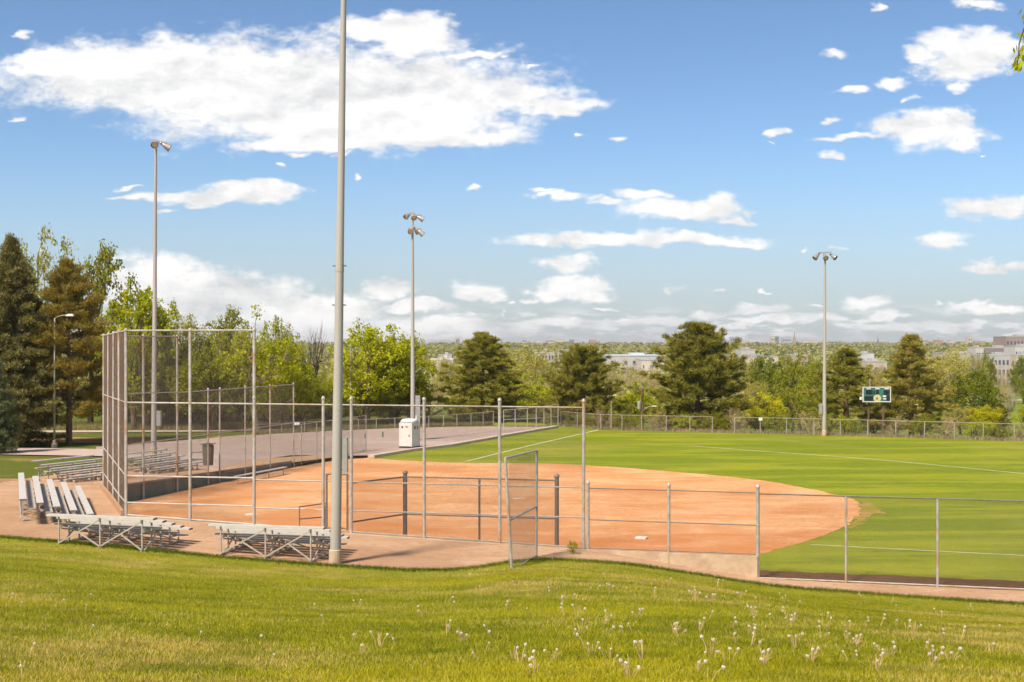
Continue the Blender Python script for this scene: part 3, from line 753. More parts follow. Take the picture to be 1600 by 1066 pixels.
# outfield fence
oxs = [876, 902, 939, 972, 1003, 1041, 1078, 1113, 1148, 1188, 1229, 1272, 1313, 1356, 1400, 1444, 1491, 1536, 1585, 1634, 1685]
def ofl(px):
    for a, b in zip(of_pts, of_pts[1:]):
        a2, b2 = a.to_2d(), b.to_2d()
        if px <= 800 + FPX * b2.x / b2.y + 1e-6 or b is of_pts[-1]: return on_line(px, a2, b2)
op = [ofl(x) for x in oxs]
root = thing('chain_link_fence', 'long low outfield fence in front of the pines and brush', 'fence', (op[0].x, op[0].y, 0))
fence_run(root, [(p, 0, 1.5) for p in op], [lambda i: 1.48], [(lambda i: 0.05, lambda i: 1.48)], 0.038, 0.022, MT['galv'], MT['galv'], MT['wire'], (op[0].x, op[0].y, 0), 0.02, caps=False, skip=(7,))
# parking lot fence and the taller corner beside it
lx = [(395, 681, 664), (440, 678, 661.5), (476, 676.5, 659.5), (520, 674, 657.5), (560, 672, 656), (588, 671, 655), (617, 670, 653.5), (645, 669.3, 652), (670, 668.7, 650.5), (693, 668, 649), (714, 667.4, 647.5), (736, 666.8, 646), (755, 666.4, 644.5), (771, 666, 643)]
lq = [atT(x, y) for x, y, _ in lx]; lh = [(y - t) * p.y / FPX for (x, y, t), p in zip(lx, lq)]
root = thing('chain_link_fence', 'low fence along the far side of the parking lot', 'fence', (lq[0].x, lq[0].y, 0))
fence_run(root, [(p.to_2d(), p.z, p.z + h + .03) for p, h in zip(lq, lh)], [lambda i: lq[i].z + lh[i]], [(lambda i: lq[i].z + 0.05, lambda i: lq[i].z + lh[i])], 0.036, 0.022, MT['galv'], MT['galv'], MT['wire'], (lq[0].x, lq[0].y, 0), caps=False)
cx = [(787, 668, 641), (805, 668, 639.5), (824, 668, 638), (838, 668, 636.5), (850, 667.5, 635), (861, 667, 634), (872, 666.5, 632)]
cq = [atT(x, y) for x, y, _ in cx]; ch = [(y - t) * p.y / FPX for (x, y, t), p in zip(cx, cq)]
root = thing('chain_link_fence', 'taller fence section at the left-field corner beside the lot', 'fence', (cq[0].x, cq[0].y, 0))
fence_run(root, [(p.to_2d(), p.z, p.z + h + .03) for p, h in zip(cq, ch)], [lambda i: cq[i].z + ch[i], lambda i: cq[i].z + ch[i] * .45], [(lambda i: cq[i].z + 0.05, lambda i: cq[i].z + ch[i])], 0.05, 0.025, MT['galv'], MT['galv'], MT['wire'], (cq[0].x, cq[0].y, 0), caps=False)

# ------------------------------------------------------------------ bleachers
def bleacher(label, back_end_a, ang, L, rows=5, run=0.6, rise=0.17, nfr=3, loc=None):
    """origin: middle of the front edge on the ground; +y local runs from the front row up to the back row"""
    r = thing('bleacher', label, 'bleacher', loc, ang, 'aluminium bleachers round the backstop')
    gz = lambda x, y: T(*(r_loc(x, y))) + 0.03 - loc[2]
    ca, sa = math.cos(ang), math.sin(ang)
    def r_loc(x, y): return (loc[0] + ca * x - sa * y, loc[1] + sa * x + ca * y)
    for i in range(rows):
        y = 0.3 + i * run; z = 0.43 + i * rise
        mb = MB()
        mb.box((0, y, z), (L, 0.245, 0.04)); mb.box((0, y - 0.115, z - 0.03), (L - .01, 0.012, 0.03)); mb.box((0, y + 0.115, z - 0.03), (L - .01, 0.012, 0.03))
        s = mb.build('seat_plank', MT['alu'], r)
        for e in (-1, 1):
            mb = MB(); mb.box((e * (L / 2 + 0.008), y, z - 0.012), (0.016, 0.25, 0.066)); mb.build('end_cap', MT['galv_dark'], s)
        if i > 0:
            mb = MB(); mb.box((0, y - 0.33, z - 0.36), (L, 0.25, 0.035)); mb.box((0, y - 0.445, z - 0.385), (L - .01, 0.012, 0.03))
            mb.build('foot_plank', MT['alu_foot'], r)
    xs = [(-0.5 + (k + 0.5) / nfr) * (L - 0.7) + 0 for k in range(nfr)] if nfr > 3 else [-(L / 2 - 0.45), 0, L / 2 - 0.45]
    depth = 0.3 + (rows - 1) * run
    for x in xs:
        mb = MB()
        mb.beam((x, 0.1, gz(x, 0.1) + 0.03), (x, depth + 0.15, gz(x, depth) + 0.03), 0.05, 0.05)
        for i in range(rows):
            y = 0.3 + i * run; z = 0.43 + i * rise
            mb.beam((x + .03, y, gz(x, y) + 0.03), (x + .03, y, z - 0.03), 0.045, 0.045, (0, 1, 0))
            mb.box((x + .03, y, z - 0.045), (0.05, 0.22, 0.05))
            if i > 0: mb.beam((x - .01, y - 0.45, z - 0.40), (x - .01, y + .02, z - 0.40), 0.035, 0.04)
        mb.beam((x - .03, 0.35, gz(x, .35) + 0.06), (x - .03, depth, 0.43 + (rows - 1) * rise - 0.45), 0.035, 0.045)
        mb.beam((x - .05, depth, gz(x, depth) + 0.05), (x - .05, depth - 1.1, 0.43 + (rows - 3) * rise - 0.1), 0.035, 0.045)
        mb.build('support_frame', MT['frame'], r)
    for a, b in zip(xs, xs[1:]):
        mb = MB(); zt = 0.43 + (rows - 1) * rise - 0.1; y = depth + 0.045
        mb.beam((a, y, zt), (b, y, gz(b, y) + 0.08), 0.03, 0.045); mb.build('cross_brace', MT['frame'], r)
        mb = MB(); mb.beam((a, y + .04, gz(a, y) + 0.08), ((a + b) / 2, y + .04, zt * 0.55), 0.03, 0.045); mb.build('cross_brace', MT['frame'], r)
        mb = MB(); mb.beam((a, 1.4, gz(a, 1.4) + 0.08), (b, 1.55, 0.55), 0.03, 0.045); mb.build('cross_brace', MT['frame'], r)
    return r
def place_bleacher(label, p_back_a, p_back_b, front_dir_sign, L, run=0.6, nfr=3, rise=0.17, rows=5, ang_off=0):
    """p_back_a/b: plan ends of the top (back) plank, a on local -x"""
    a = Vector(p_back_a); b = Vector(p_back_b); d = (b - a).normalized(); ang = math.atan2(d.y, d.x) + ang_off
    mid = (a + b) / 2; depth = 0.3 + (rows - 1) * run
    yl = Vector((-math.sin(ang), math.cos(ang))); o = mid - yl * depth
    z = T(o.x, o.y) + 0.03
    zb_ = T(mid.x, mid.y)
    return bleacher(label, None, ang, L, rows, run, rise, nfr, (o.x, o.y, min(z, zb_ + .03)))
# back plank seen from behind runs right to left, so local +y points at the camera
place_bleacher('low aluminium bleacher beside the base of the nearest light pole', (-6.25, 41.55), (-10.2, 42.35), 1, 4.1)
place_bleacher('low aluminium bleacher at the slope edge, between pole bleacher and side-on bleacher', (-12.05, 42.1), (-15.9, 43.1), 1, 4.1)
place_bleacher('long bleacher seen end-on at the left, planks pointing away', (-18.3, 46.9), (-22.1, 56.4), 1, 10.2, nfr=5)
place_bleacher('bleacher standing before the strip of lawn behind the backstop', (-26.4, 68.6), (-24.2, 72.6), 1, 4.3, run=0.75)
place_bleacher('bleacher behind the far wing of the backstop, next to the lot', (-23.7, 75.2), (-21.9, 79.2), 1, 4.4, run=0.7)

# player bench and bin on the third-base side
def bench(label, a, b):
    a = Vector(a); b = Vector(b); d = (b - a); L = d.length; ang = math.atan2(d.y, d.x)
    r = thing('players_bench', label, 'bench', (a.x, a.y, 0), ang)
    mb = MB(); mb.box((L / 2, 0, 0.46), (L, 0.28, 0.05)); mb.build('seat', MT['alu'], r)
    for k in range(4):
        x = 0.25 + k * (L - 0.5) / 3; mb = MB(); mb.tube((x, 0, -0.1), (x, 0, 0.44), 0.03, None, 6); mb.box((x, 0, 0.42), (0.05, 0.24, 0.03)); mb.build('leg', MT['galv'], r)
ba = at(368, 744.5, 0.46).to_2d(); bb = at(446, 730, 0.46).to_2d()
bench('long white players bench in front of the green wall', ba, bb)
bp0 = inner(660) + Vector((0, -1.2)); 
# bin between the two close posts
pbn = (wing(325) + wing(343)) / 2 + Vector((-0.35, 0.05))
zt_ = T(pbn.x, pbn.y) + 0.03
r = thing('trash_bin', 'dark mesh trash bin hung between two rusty posts by the green wall', 'trash bin', (pbn.x, pbn.y, zt_))
mb = MB(); mb.lathe([(0.0, 0.50), (0.30, 0.50), (0.35, 1.62), (0.32, 1.62), (0.27, 0.56)], 14); mb.build('bin_body', mat('brown_bin_mesh', (.10, .08, .065), (.15, .12, .10), 9, .7), r)
mb = MB(); mb.lathe([(0.31, 1.60), (0.34, 1.66), (0.30, 1.72), (0.0, 1.86)], 14); mb.build('lid', MT['black'], r)
mb = MB(); mb.beam((-0.45, 0, 1.74), (0.45, 0, 1.78), 0.06, 0.07); mb.tube((0, 0, 0), (0, 0, 0.64), 0.05, None, 8); mb.build('bracket', MT['galv_dark'], r)
hr = atT(316, 730)
h = thing('handrail', 'square pipe handrail beside the trash bin, on the far terrace', 'handrail', (hr.x, hr.y, hr.z))
for nm, p, q in (('post', (-0.6, -.3, 0), (-0.6, -.3, 0.95)), ('post', (0.3, .5, 0), (0.3, .5, 0.95)), ('rail', (-0.6, -.3, .95), (.3, .5, .95)), ('rail', (-0.6, -.3, .5), (.3, .5, .5))):
    mb = MB(); mb.tube(p, q, 0.024, None, 6); mb.build(nm, MT['galv_dark'], h)

# ------------------------------------------------------------------ plates and bases
def slab(name, label, cat, px, py, sx, sy, h, ang, pent=False):
    p = at(px, py, 0); bm = bmesh.new()
    pts = [(-sx, -sy), (sx, -sy), (sx, sy), (-sx, sy)] if not pent else [(-sx, sy), (-sx, 0), (0, -sy), (sx, 0), (sx, sy)]
    vs = [bm.verts.new((x, y, 0.006)) for x, y in pts]; f = bm.faces.new(vs)
    e = bmesh.ops.extrude_face_region(bm, geom=[f]); bmesh.ops.translate(bm, vec=(0, 0, h), verts=[v for v in e['geom'] if isinstance(v, bmesh.types.BMVert)])
    bmesh.ops.recalc_face_normals(bm, faces=bm.faces[:]); bmesh.ops.bevel(bm, geom=[x for x in bm.edges], offset=0.012, segments=1, affect='EDGES')
    me = bpy.data.meshes.new(name); bm.to_mesh(me); bm.free()
    o = link(name, me, MT['plate'], None, (p.x, p.y, 0)); o.rotation_euler.z = ang
    return tag(o, label, cat)
slab('home_plate', 'white home plate in the dark dirt below the backstop', 'home plate', 391, 805, 0.30, 0.28, 0.035, -0.4, True)
slab('base', 'white square base near the low right-field fence', 'base', 1002, 842, 0.24, 0.24, 0.07, -0.3)
slab('pitching_plate', 'thin white pitching plate in mid infield', 'pitching plate', 811, 780, 0.36, 0.10, 0.035, 0.25)

# ------------------------------------------------------------------ floodlight poles
def floodlight(parent, p, aim, r=0.235):
    aim = Vector(aim).normalized(); R = aim.to_track_quat('Z', 'Y').to_matrix()
    mb = MB(); mb.lathe([(0.07, -0.34), (0.12, -0.32), (0.13, -0.16), (0.18, -0.1), (r * 0.92, 0.12), (r, 0.16), (r * 0.97, 0.165)], 16, p, R)
    mb.tube(Vector(p) + R @ Vector((0, 0, -0.5)), Vector(p) + R @ Vector((0, 0, -0.33)), 0.09, None, 10)
    f = mb.build('floodlight', MT['lamp_shell'], parent, smooth=True)
    mb = MB(); mb.lathe([(r * 0.97, 0.15), (r * 0.6, 0.17), (0.001, 0.185)], 16, p, R); mb.build('lens', MT['lamp_glass'], f, smooth=True)
    mb = MB(); mb.lathe([(r * 1.0, 0.14), (r * 1.06, 0.16), (r * 1.06, 0.26), (r * 1.02, 0.26), (r * 1.0, 0.17)], 16, p, R); mb.build('visor', MT['lamp_shell'], f)
def flood_pole(label, base, top, r0, r1, arms, lamps, box, conc, boxside=1):
    r = thing('floodlight_pole', label, 'floodlight pole', base, group='sports floodlight poles')
    tp_ = Vector(top) - Vector(base)
    mb = MB(); k = 8; nn_ = 16; vs = []; fs = []
    for i in range(k + 1):
        c = tp_ * (i / k); rr = r0 + (r1 - r0) * i / k
        vs += [(c.x + rr * math.cos(2 * math.pi * j / nn_), c.y + rr * math.sin(2 * math.pi * j / nn_), c.z) for j in range(nn_)]
    for i in range(k): fs += [(i * nn_ + j, i * nn_ + (j + 1) % nn_, (i + 1) * nn_ + (j + 1) % nn_, (i + 1) * nn_ + j) for j in range(nn_)]
    mb.add(vs, fs)
    mb.build('pole', MT['pole'], r, smooth=True)
    mb = MB(); mb.lathe([(r0 * 1.16, -0.4), (r0 * 1.16, conc), (r0 * 1.02, conc + 0.02)], 16); mb.build('concrete_base', MT['concrete'], r, smooth=False)
    for a, b in arms:
        mb = MB(); mb.beam(tp_ + Vector(a), tp_ + Vector(b), 0.09, 0.09); mb.build('crossarm', MT['lamp_shell'], r)
    for p, aim in lamps: floodlight(r, tp_ + Vector(p), aim)
    if box:
        z0, z1, wd, dp_ = box; t = z0 / tp_.z; c = tp_ * t; rr = r0 + (r1 - r0) * t
        mb = MB(); mb.box((c.x + boxside * (rr + wd / 2 + 0.04), c.y - 0.05, (z0 + z1) / 2), (wd, dp_, z1 - z0)); bx = mb.build('control_box', MT['box_grey'], r)
        mb = MB(); mb.box((c.x + boxside * (rr + 0.03), c.y, z1 - 0.1), (0.1, 0.05, 0.05)); mb.box((c.x + boxside * (rr + 0.03), c.y, z0 + 0.1), (0.1, 0.05, 0.05)); mb.build('bracket', MT['galv_dark'], bx)
    return r, tp_
P0 = atT(524, 882)
Yp = P0.y; top = Vector((P0.x + 0.30, P0.y, P0.z + 20.5))
r, tv = flood_pole('nearest and thickest light pole, cut off by the top of the photograph', P0, top, 0.185, 0.085, [((-1.2, 0, -.1), (1.2, 0, -.1))], [((-1.0, .2, -.35), (.2, .9, -.5)), ((1.0, .2, -.35), (.3, .9, -.5)), ((0, .25, -.35), (.2, .9, -.5))], (3.05, 4.2, 0.16, 0.3), 0.48)
for z in (8.6, 9.9):
    c = tv * (z / tv.z); mb = MB(); mb.tube((c.x - 0.23, c.y, z), (c.x + 0.23, c.y, z), 0.022, None, 6); mb.build('step_bolt', MT['galv_dark'], r)
for z in (9.75, ):
    c = tv * (z / tv.z); mb = MB(); mb.lathe([(0.148, -0.05), (0.150, 0.05)], 14, (c.x, c.y, z)); mb.build('joint_band', MT['pole'], r)
P1 = atT(240, 724); t1 = atY(243.5, 221, P1.y)
flood_pole('light pole behind the backstop with two floodlights', P1, t1, 0.19, 0.085, [((-0.25, 0, .05), (0.75, 0, -.1))],
           [((0.05, -.25, -.22), (-.05, -.85, -.45)), ((0.72, 0, -.35), (.75, .35, -.45))], (2.5, 3.5, 0.28, 0.3), 1.05)
P2 = at(645, 689, 0); t2 = atY(644.5, 334, P2.y)
flood_pole('light pole behind the portable toilet with two tiers of floodlights', P2, t2, 0.21, 0.09, [((-0.7, 0, 0), (0.8, 0, -.15)), ((-0.4, 0, -1.25), (0.8, 0, -1.3))],
           [((-0.45, 0, -.2), (-.4, -.5, -.4)), ((0.12, -.1, -.25), (0.1, -.6, -.5)), ((0.7, 0, -.4), (.8, .2, -.4)), ((-0.12, -.2, -1.5), (-.05, -.9, -.4)), ((0.72, 0, -1.65), (.7, .2, -.6)), ((0.35, .1, -1.45), (.4, .5, -.5))], (1.6, 3.9, 0.4, 0.35), 0.8)
P3 = at(1288, 681, 0); t3 = atY(1289, 395, P3.y)
flood_pole('right-hand light pole in front of the outfield fence with three floodlights', P3, t3, 0.19, 0.085, [((-0.6, 0, 0), (0.02, 0, 0)), ((0, 0, .02), (0.58, 0, .05))],
           [((-0.78, 0, -.35), (-.6, -.3, -.6)), ((-0.02, -.2, -.4), (0, -.8, -.5)), ((0.78, 0, -.35), (.5, -.5, -.5))], (2.0, 2.9, 0.28, 0.3), 0.5, -1)

# street lamp by the path
L0 = atT(85, 699)
r = thing('street_lamp', 'tall greenish street lamp with a curved arm in front of the left pine', 'street lamp', L0)
hh = (699 - 497) * L0.y / FPX
mb = MB(); mb.lathe([(0.24, -0.1), (0.24, 0.28), (0.17, 0.34), (0.15, 0.5), (0.09, 0.62)], 10); mb.build('base', MT['concrete'], r)
mb = MB(); mb.tube((0, 0, 0.5), (0.02, 0, hh), 0.085, 0.05, 10); mb.build('pole', mat('lamp_post_green', (0.34, 0.36, 0.26), (0.28, 0.29, 0.20), 2.0, 0.6), r, smooth=True)
mb = MB(); pts = [Vector((0.02, 0, hh - 0.05)), Vector((0.25, 0, hh + 0.10)), Vector((0.6, 0, hh + 0.2)), Vector((1.0, 0, hh + 0.22))]; mb.path(pts, [0.035] * 4); mb.build('arm', MT['galv'], r)
mb = MB(); mb.box((1.25, 0, hh + 0.21), (0.6, 0.26, 0.12)); mb.box((1.28, 0, hh + 0.30), (0.4, 0.2, 0.06)); mb.build('lamp_head', MT['white'], r)

# portable toilet
tz = atT(640, 700.5); S = 1.14
r = thing('portable_toilet', 'pale portable toilet with a white roof on the lot edge', 'portable toilet', (tz.x, tz.y, T(tz.x, tz.y) + 0.04), math.radians(-28))
mb = MB(); mb.box((0, 0, 0.07), (S + .06, S + .06, 0.14)); mb.build('skid', MT['black'], r)
mb = MB(); mb.box((0, 0, 1.06), (S, S, 1.88)); 
for x in (-S / 2, S / 2):
    for y in (-S / 2, S / 2): mb.box((x * 0.97, y * 0.97, 1.04), (0.09, 0.09, 1.9))
mb.build('cabin', MT['toilet'], r)
bm = bmesh.new(); bmesh.ops.create_cube(bm, size=1)
for v in bm.verts:
    k = 1.0 if v.co.z < 0 else 0.72
    v.co.x *= 1.24 * k; v.co.y *= 1.24 * k; v.co.z = 2.0 if v.co.z < 0 else 2.30
bmesh.ops.bevel(bm, geom=bm.edges[:], offset=0.07, segments=3, affect='EDGES')
me = bpy.data.meshes.new('roof'); bm.to_mesh(me); bm.free(); me.shade_smooth(); rf = link('roof', me, MT['toilet_roof'], r)
mb = MB(); mb.tube((0.38, 0.38, 2.1), (0.38, 0.38, 2.55), 0.05, None, 8); mb.build('vent_pipe', MT['toilet_roof'], rf)
mb = MB(); mb.box((0.02, -S / 2 - 0.02, 1.02), (0.80, 0.03, 1.72)); dr = mb.build('door', MT['toilet'], r)
mb = MB(); mb.box((0.34, -S / 2 - 0.05, 1.0), (0.05, 0.05, 0.16)); mb.build('handle', MT['black'], dr)
mb = MB(); mb.box((-0.30, -S / 2 - 0.045, 1.66), (0.13, 0.02, 0.18)); mb.build('vent', MT['black'], dr)
red = mat('red_sign', (0.55, 0.06, 0.04), (0.45, 0.05, 0.03), 4, 0.5)
mb = MB(); mb.box((0.12, -S / 2 - 0.045, 1.70), (0.26, 0.02, 0.08)); mb.build('sign', red, dr)
mb = MB(); mb.box((S / 2 + 0.012, -0.12, 1.62), (0.02, 0.16, 0.22)); mb.build('vent', MT['black'], r)
mb = MB(); mb.box((S / 2 + 0.012, 0.25, 1.62), (0.02, 0.16, 0.2)); mb.build('sign', red, r)

# scoreboard
sY = 121.5
def sp(px, py): return atY(px, py, sY)
sc0 = sp(1369.5, 616.5); gzs = -0.9
r = thing('scoreboard', 'teal scoreboard with black number panels on two timber posts', 'scoreboard', (sc0.x, sY, gzs))
k = sY / FPX; zc = sc0.z - gzs; Wd = 42.5 * k; Hh = 22.5 * k
teal = mat('teal_board', (0.04, 0.17, 0.14), (0.055, 0.20, 0.16), 3, 0.6)
mb = MB(); mb.box((0, 0, zc), (Wd, 0.22, Hh)); cab = mb.build('cabinet', teal, r)
for c, s in (((0, Hh / 2), (Wd + .1, 0.09)), ((0, -Hh / 2), (Wd + .1, 0.09)), ((-Wd / 2, 0), (0.09, Hh - .09)), ((Wd / 2, 0), (0.09, Hh - .09))):
    mb = MB(); mb.box((c[0], -0.01, zc + c[1]), (s[0], 0.26, s[1])); mb.build('frame', MT['toilet'], cab)
for x, y, a, b in ((-.28, .17, .25, .30), (.02, .17, .10, .28), (-.10, .15, .05, .2), (.36, .16, .23, .30), (-.30, -.27, .31, .30), (.42, -.1, .13, .1), (.42, -.3, .13, .25)):
    mb = MB(); mb.box((x * Wd, -0.125, zc + y * Hh), (a * Wd, 0.03, b * Hh)); mb.build('number_panel', MT['black'], cab)
yel = mat('cream_oval', (0.62, 0.52, 0.22), (0.66, 0.58, 0.32), 4, 0.6)
mb = MB(); Rm = Matrix.Rotation(math.pi / 2, 3, 'X'); mb.lathe([(0.001, 0.132), (0.36, 0.13), (0.37, 0.11)], 20, (0.02 * Wd, 0, zc - 0.27 * Hh), Rm)
lg = mb.build('emblem', yel, cab); 
mb = MB(); mb.lathe([(0.001, 0.150), (0.12, 0.148), (0.12, 0.13)], 8, (0.0, 0, zc - 0.27 * Hh), Rm); mb.build('emblem', mat('brown_mark', (0.30, 0.16, 0.04), (0.35, 0.2, 0.06), 5, .6), cab)
for x in (-.30, .02, .36): mb = MB(); mb.box((x * Wd, -0.125, zc + .40 * Hh), (.16 * Wd, 0.02, .07 * Hh)); mb.build('caption_strip', MT['white'], cab)
mb = MB(); mb.box((.28 * Wd, -0.125, zc - .12 * Hh), (.12 * Wd, 0.02, .1 * Hh)); mb.build('caption_strip', MT['white'], cab)
mb = MB(); mb.box((.29 * Wd, -0.125, zc - .3 * Hh), (.10 * Wd, 0.02, .08 * Hh)); mb.build('caption_strip', MT['white'], cab)
for x, rr in ((-.26, .11), (.28, .13)):
    mb = MB(); mb.tube((x * Wd, 0.26, -0.4), (x * Wd, 0.26, zc + .3 * Hh), rr, rr * 0.9, 10); mb.build('post', MT['creosote'], r)
mb = MB(); mb.lathe([(0.001, .2), (.12, .16), (.12, -.1), (.001, -.12)], 10, (-Wd / 2 - .2, 0, zc - .3 * Hh)); mb.build('siren', MT['white'], r)
mb = MB(); mb.tube((-.24 * Wd, 0, zc + Hh / 2), (-.24 * Wd, 0, zc + Hh / 2 + .85), 0.04, None, 8); mb.build('mast', MT['pole'], r)

# utility pole, thin poles, lot posts
uY = 132.0; u0 = atY(1003, 607, uY); gu = V(u0.x, uY)
r = thing('utility_pole', 'brown timber utility pole with transformer behind the outfield fence', 'utility pole', (u0.x, uY, gu))
mb = MB(); mb.tube((0, 0, -.3), (0.08, 0, u0.z - gu), 0.16, 0.11, 10); mb.build('pole', MT['creosote'], r)
zt = atY(1003, 633, uY).z - gu
mb = MB(); mb.lathe([(0.001, -.42), (.2, -.4), (.2, .3), (.17, .4), (.001, .45)], 12, (-.3, -.1, zt)); mb.build('transformer', MT['box_grey'], r)
mb = MB(); mb.path([Vector((0, 0, zt - .8)), Vector((.3, -.1, zt - .35)), Vector((.8, -.2, zt - .15)), Vector((1.15, -.2, zt - .1))], [.03] * 4); mb.build('lamp_arm', MT['galv'], r)
mb = MB(); mb.box((1.3, -.2, zt - .1), (.45, .2, .1)); mb.build('lamp_head', MT['white'], r)
for (px, y0, y1, Y, lab, rr) in ((955, 628, 670, 123.0, 'thin pale pole at the outfield fence left of the utility pole', .045), (547.5, 540, 668, 126.0, 'thin mossy pole before the bright green tree', .06)):
    p = atY(px, y0, Y); g = T(p.x, Y) if p.x < 0 else -.6
    o = thing('slender_pole', lab, 'pole', (p.x, Y, g)); mb = MB(); mb.tube((0, 0, -.2), (0, 0, p.z - g), rr * 1.2, rr * .7, 8); mb.build('pole', MT['galv_rust'], o)
    mb = MB(); mb.lathe([(rr, -.02), (rr * 1.1, .03), (.001, .1)], 8, (0, 0, p.z - g)); mb.build('cap', MT['galv'], o)
for px, py, lab in ((571, 686.5, 'left one of two short brown posts on the parking lot'), (598, 684, 'right one of two short brown posts on the parking lot')):
    p = atT(px, py); o = thing('marker_post', lab, 'post', (p.x, p.y, T(p.x, p.y) + .04), group='short posts on the lot')
    mb = MB(); mb.box((0, 0, .22), (.14, .12, .46)); mb.box((0, 0, .47), (.11, .09, .05)); mb.build('post', MT['greenwall'], o)
sg = lq[1]; p = lq[2]
o = thing('sign', 'small white sign on the parking lot fence', 'sign', (p.x - .7, p.y - .12, p.z))
mb = MB(); mb.box((0, 0, lh[2] * .85), (.5, .02, .3)); mb.build('plate', MT['white'], o); mb = MB(); mb.box((0, .02, lh[2] * .85), (.4, .02, .06)); mb.build('clip', MT['galv_dark'], o)
o = thing('sign', 'small white sign on the outfield fence left of the right-hand light pole', 'sign', (op[9].x, op[9].y - .1, 0))
mb = MB(); mb.box((0, 0, 1.35), (.34, .02, .26)); mb.build('plate', MT['white'], o); mb = MB(); mb.box((0, .02, 1.35), (.3, .02, .05)); mb.build('clip', MT['galv_dark'], o)

# ------------------------------------------------------------------ trees
LEAF = {
 'bright': leaf_mat('bright_spring_leaf', (0.36, 0.40, 0.014), (0.58, 0.56, 0.026), (0.66, 0.62, 0.06), .5),
 'green': leaf_mat('mid_green_leaf', (0.20, 0.22, 0.015), (0.36, 0.345, 0.03), (0.48, 0.44, 0.06), .45),
 'dark': leaf_mat('dark_green_leaf', (0.15, 0.19, 0.014), (0.30, 0.32, 0.026), (0.40, 0.40, 0.04), .45),
 'pale': leaf_mat('pale_olive_leaf', (0.40, 0.36, 0.065), (0.55, 0.48, 0.11), (0.60, 0.50, 0.15), .5),
 'yellow': leaf_mat('yellow_leaf', (0.52, 0.48, 0.012), (0.66, 0.59, 0.02), (0.68, 0.62, 0.06), .5),
 'tan': leaf_mat('tan_budding_twig', (0.48, 0.33, 0.14), (0.60, 0.44, 0.18), (0.56, 0.48, 0.14), .4),
 'blossom': leaf_mat('green_leaf_and_blossom', (0.33, 0.32, 0.035), (0.50, 0.45, 0.08), (0.78, 0.70, 0.56), .5),
 'pine': leaf_mat('olive_pine_needle', (0.17, 0.165, 0.020), (0.38, 0.34, 0.055), (0.55, 0.46, 0.11), 0.3, 0.9),
 'pinetan': leaf_mat('tawny_pine_needle', (0.20, 0.17, 0.024), (0.43, 0.35, 0.07), (0.58, 0.46, 0.13), 0.3, 0.9),
 'spruce': leaf_mat('dark_spruce_needle', (0.10, 0.092, 0.024), (0.27, 0.235, 0.07), (0.50, 0.43, 0.17), 0.25, 0.9),
 'bluespruce': leaf_mat('blue_spruce_needle', (0.12, 0.145, 0.055), (0.26, 0.28, 0.12), (0.36, 0.38, 0.18), 0.25, 0.9),
 'brownpine': leaf_mat('rusty_pine_needle', (0.22, 0.165, 0.028), (0.39, 0.285, 0.06), (0.40, 0.35, 0.07), 0.35, 0.6),
 'far': leaf_mat('far_wood_leaf', (0.30, 0.31, 0.09), (0.54, 0.49, 0.14), (0.56, 0.42, 0.20), 0.45, 0.02),
}
def unit(rg, n):
    v = rg.normal(size=(n, 3)); return v / np.linalg.norm(v, axis=1)[:, None]
def cards(centers, rad, per, size, rg, flat=0.9, up=0.35):
    """leaf-sized quads spread through clumps: centers (k,3), rad (k,)"""
    k = len(centers); n = k * per
    c = np.repeat(centers, per, 0); r = np.repeat(rad, per)
    dirs = unit(rg, n); q = rg.random(n) ** 0.45
    off = dirs * (q * r)[:, None]; off[:, 2] *= flat
    p = c + off
    nn = dirs * 0.6 + unit(rg, n) * 0.8; nn[:, 2] += up; nn /= np.linalg.norm(nn, axis=1)[:, None]
    t = np.cross(nn, unit(rg, n)); t /= np.linalg.norm(t, axis=1)[:, None]; b = np.cross(nn, t)
    s = size * rg.uniform(0.55, 1.25, n)[:, None]
    v = np.stack([p - t * s * .5, p + b * s * .42, p + t * s * .55, p - b * s * .36], 1)
    return v.reshape(-1, 3), np.arange(n * 4).reshape(-1, 4)
def needles(centers, dirs, rad, per, ln, wd, rg):
    k = len(centers); n = k * per
    c = np.repeat(centers, per, 0); d0 = np.repeat(dirs, per, 0); r = np.repeat(rad, per)[:, None]
    d = d0 * 0.75 + unit(rg, n) * 0.9; d[:, 2] += 0.42; d /= np.linalg.norm(d, axis=1)[:, None]
    p = c + unit(rg, n) * r * (rg.random(n) ** 0.5)[:, None] * np.array([1, 1, 0.6])
    s = np.cross(d, unit(rg, n)); s /= np.linalg.norm(s, axis=1)[:, None]
    L = ln * rg.uniform(.6, 1.3, n)[:, None]
    v = np.stack([p - s * wd, p + s * wd, p + d * L], 1)
    return v.reshape(-1, 3), np.arange(n * 3).reshape(-1, 3)

def limb(mb, p, d, L, r, depth, rg, tips, spread=0.6, up=0.12, kids=(2, 4), nseg=3):
    pts = [p]; rs = [r]
    for i in range(nseg):
        d = (d + Vector(rg.normal(0, 0.16, 3)) + Vector((0, 0, up))).normalized(); p = p + d * (L / nseg); pts.append(p); rs.append(r * (1 - 0.5 * (i + 1) / nseg))
    mb.path(pts, rs, 5 if depth > 1 else 4 if depth == 1 else 3)
    if depth == 0:
        tips.append((pts[-1], d)); tips.append((pts[-2], d)); return
    for k in range(rg.integers(kids[0], kids[1] + 1)):
        i = rg.integers(1, nseg + 1); nd = (d + Vector(rg.normal(0, spread, 3))).normalized()
        limb(mb, pts[i], nd, L * rg.uniform(0.55, 0.8), rs[i] * 0.68, depth - 1, rg, tips, spread, up, kids, nseg)
    limb(mb, pts[-1], d, L * 0.65, rs[-1] * 0.9, depth - 1, rg, tips, spread, up, kids, nseg)

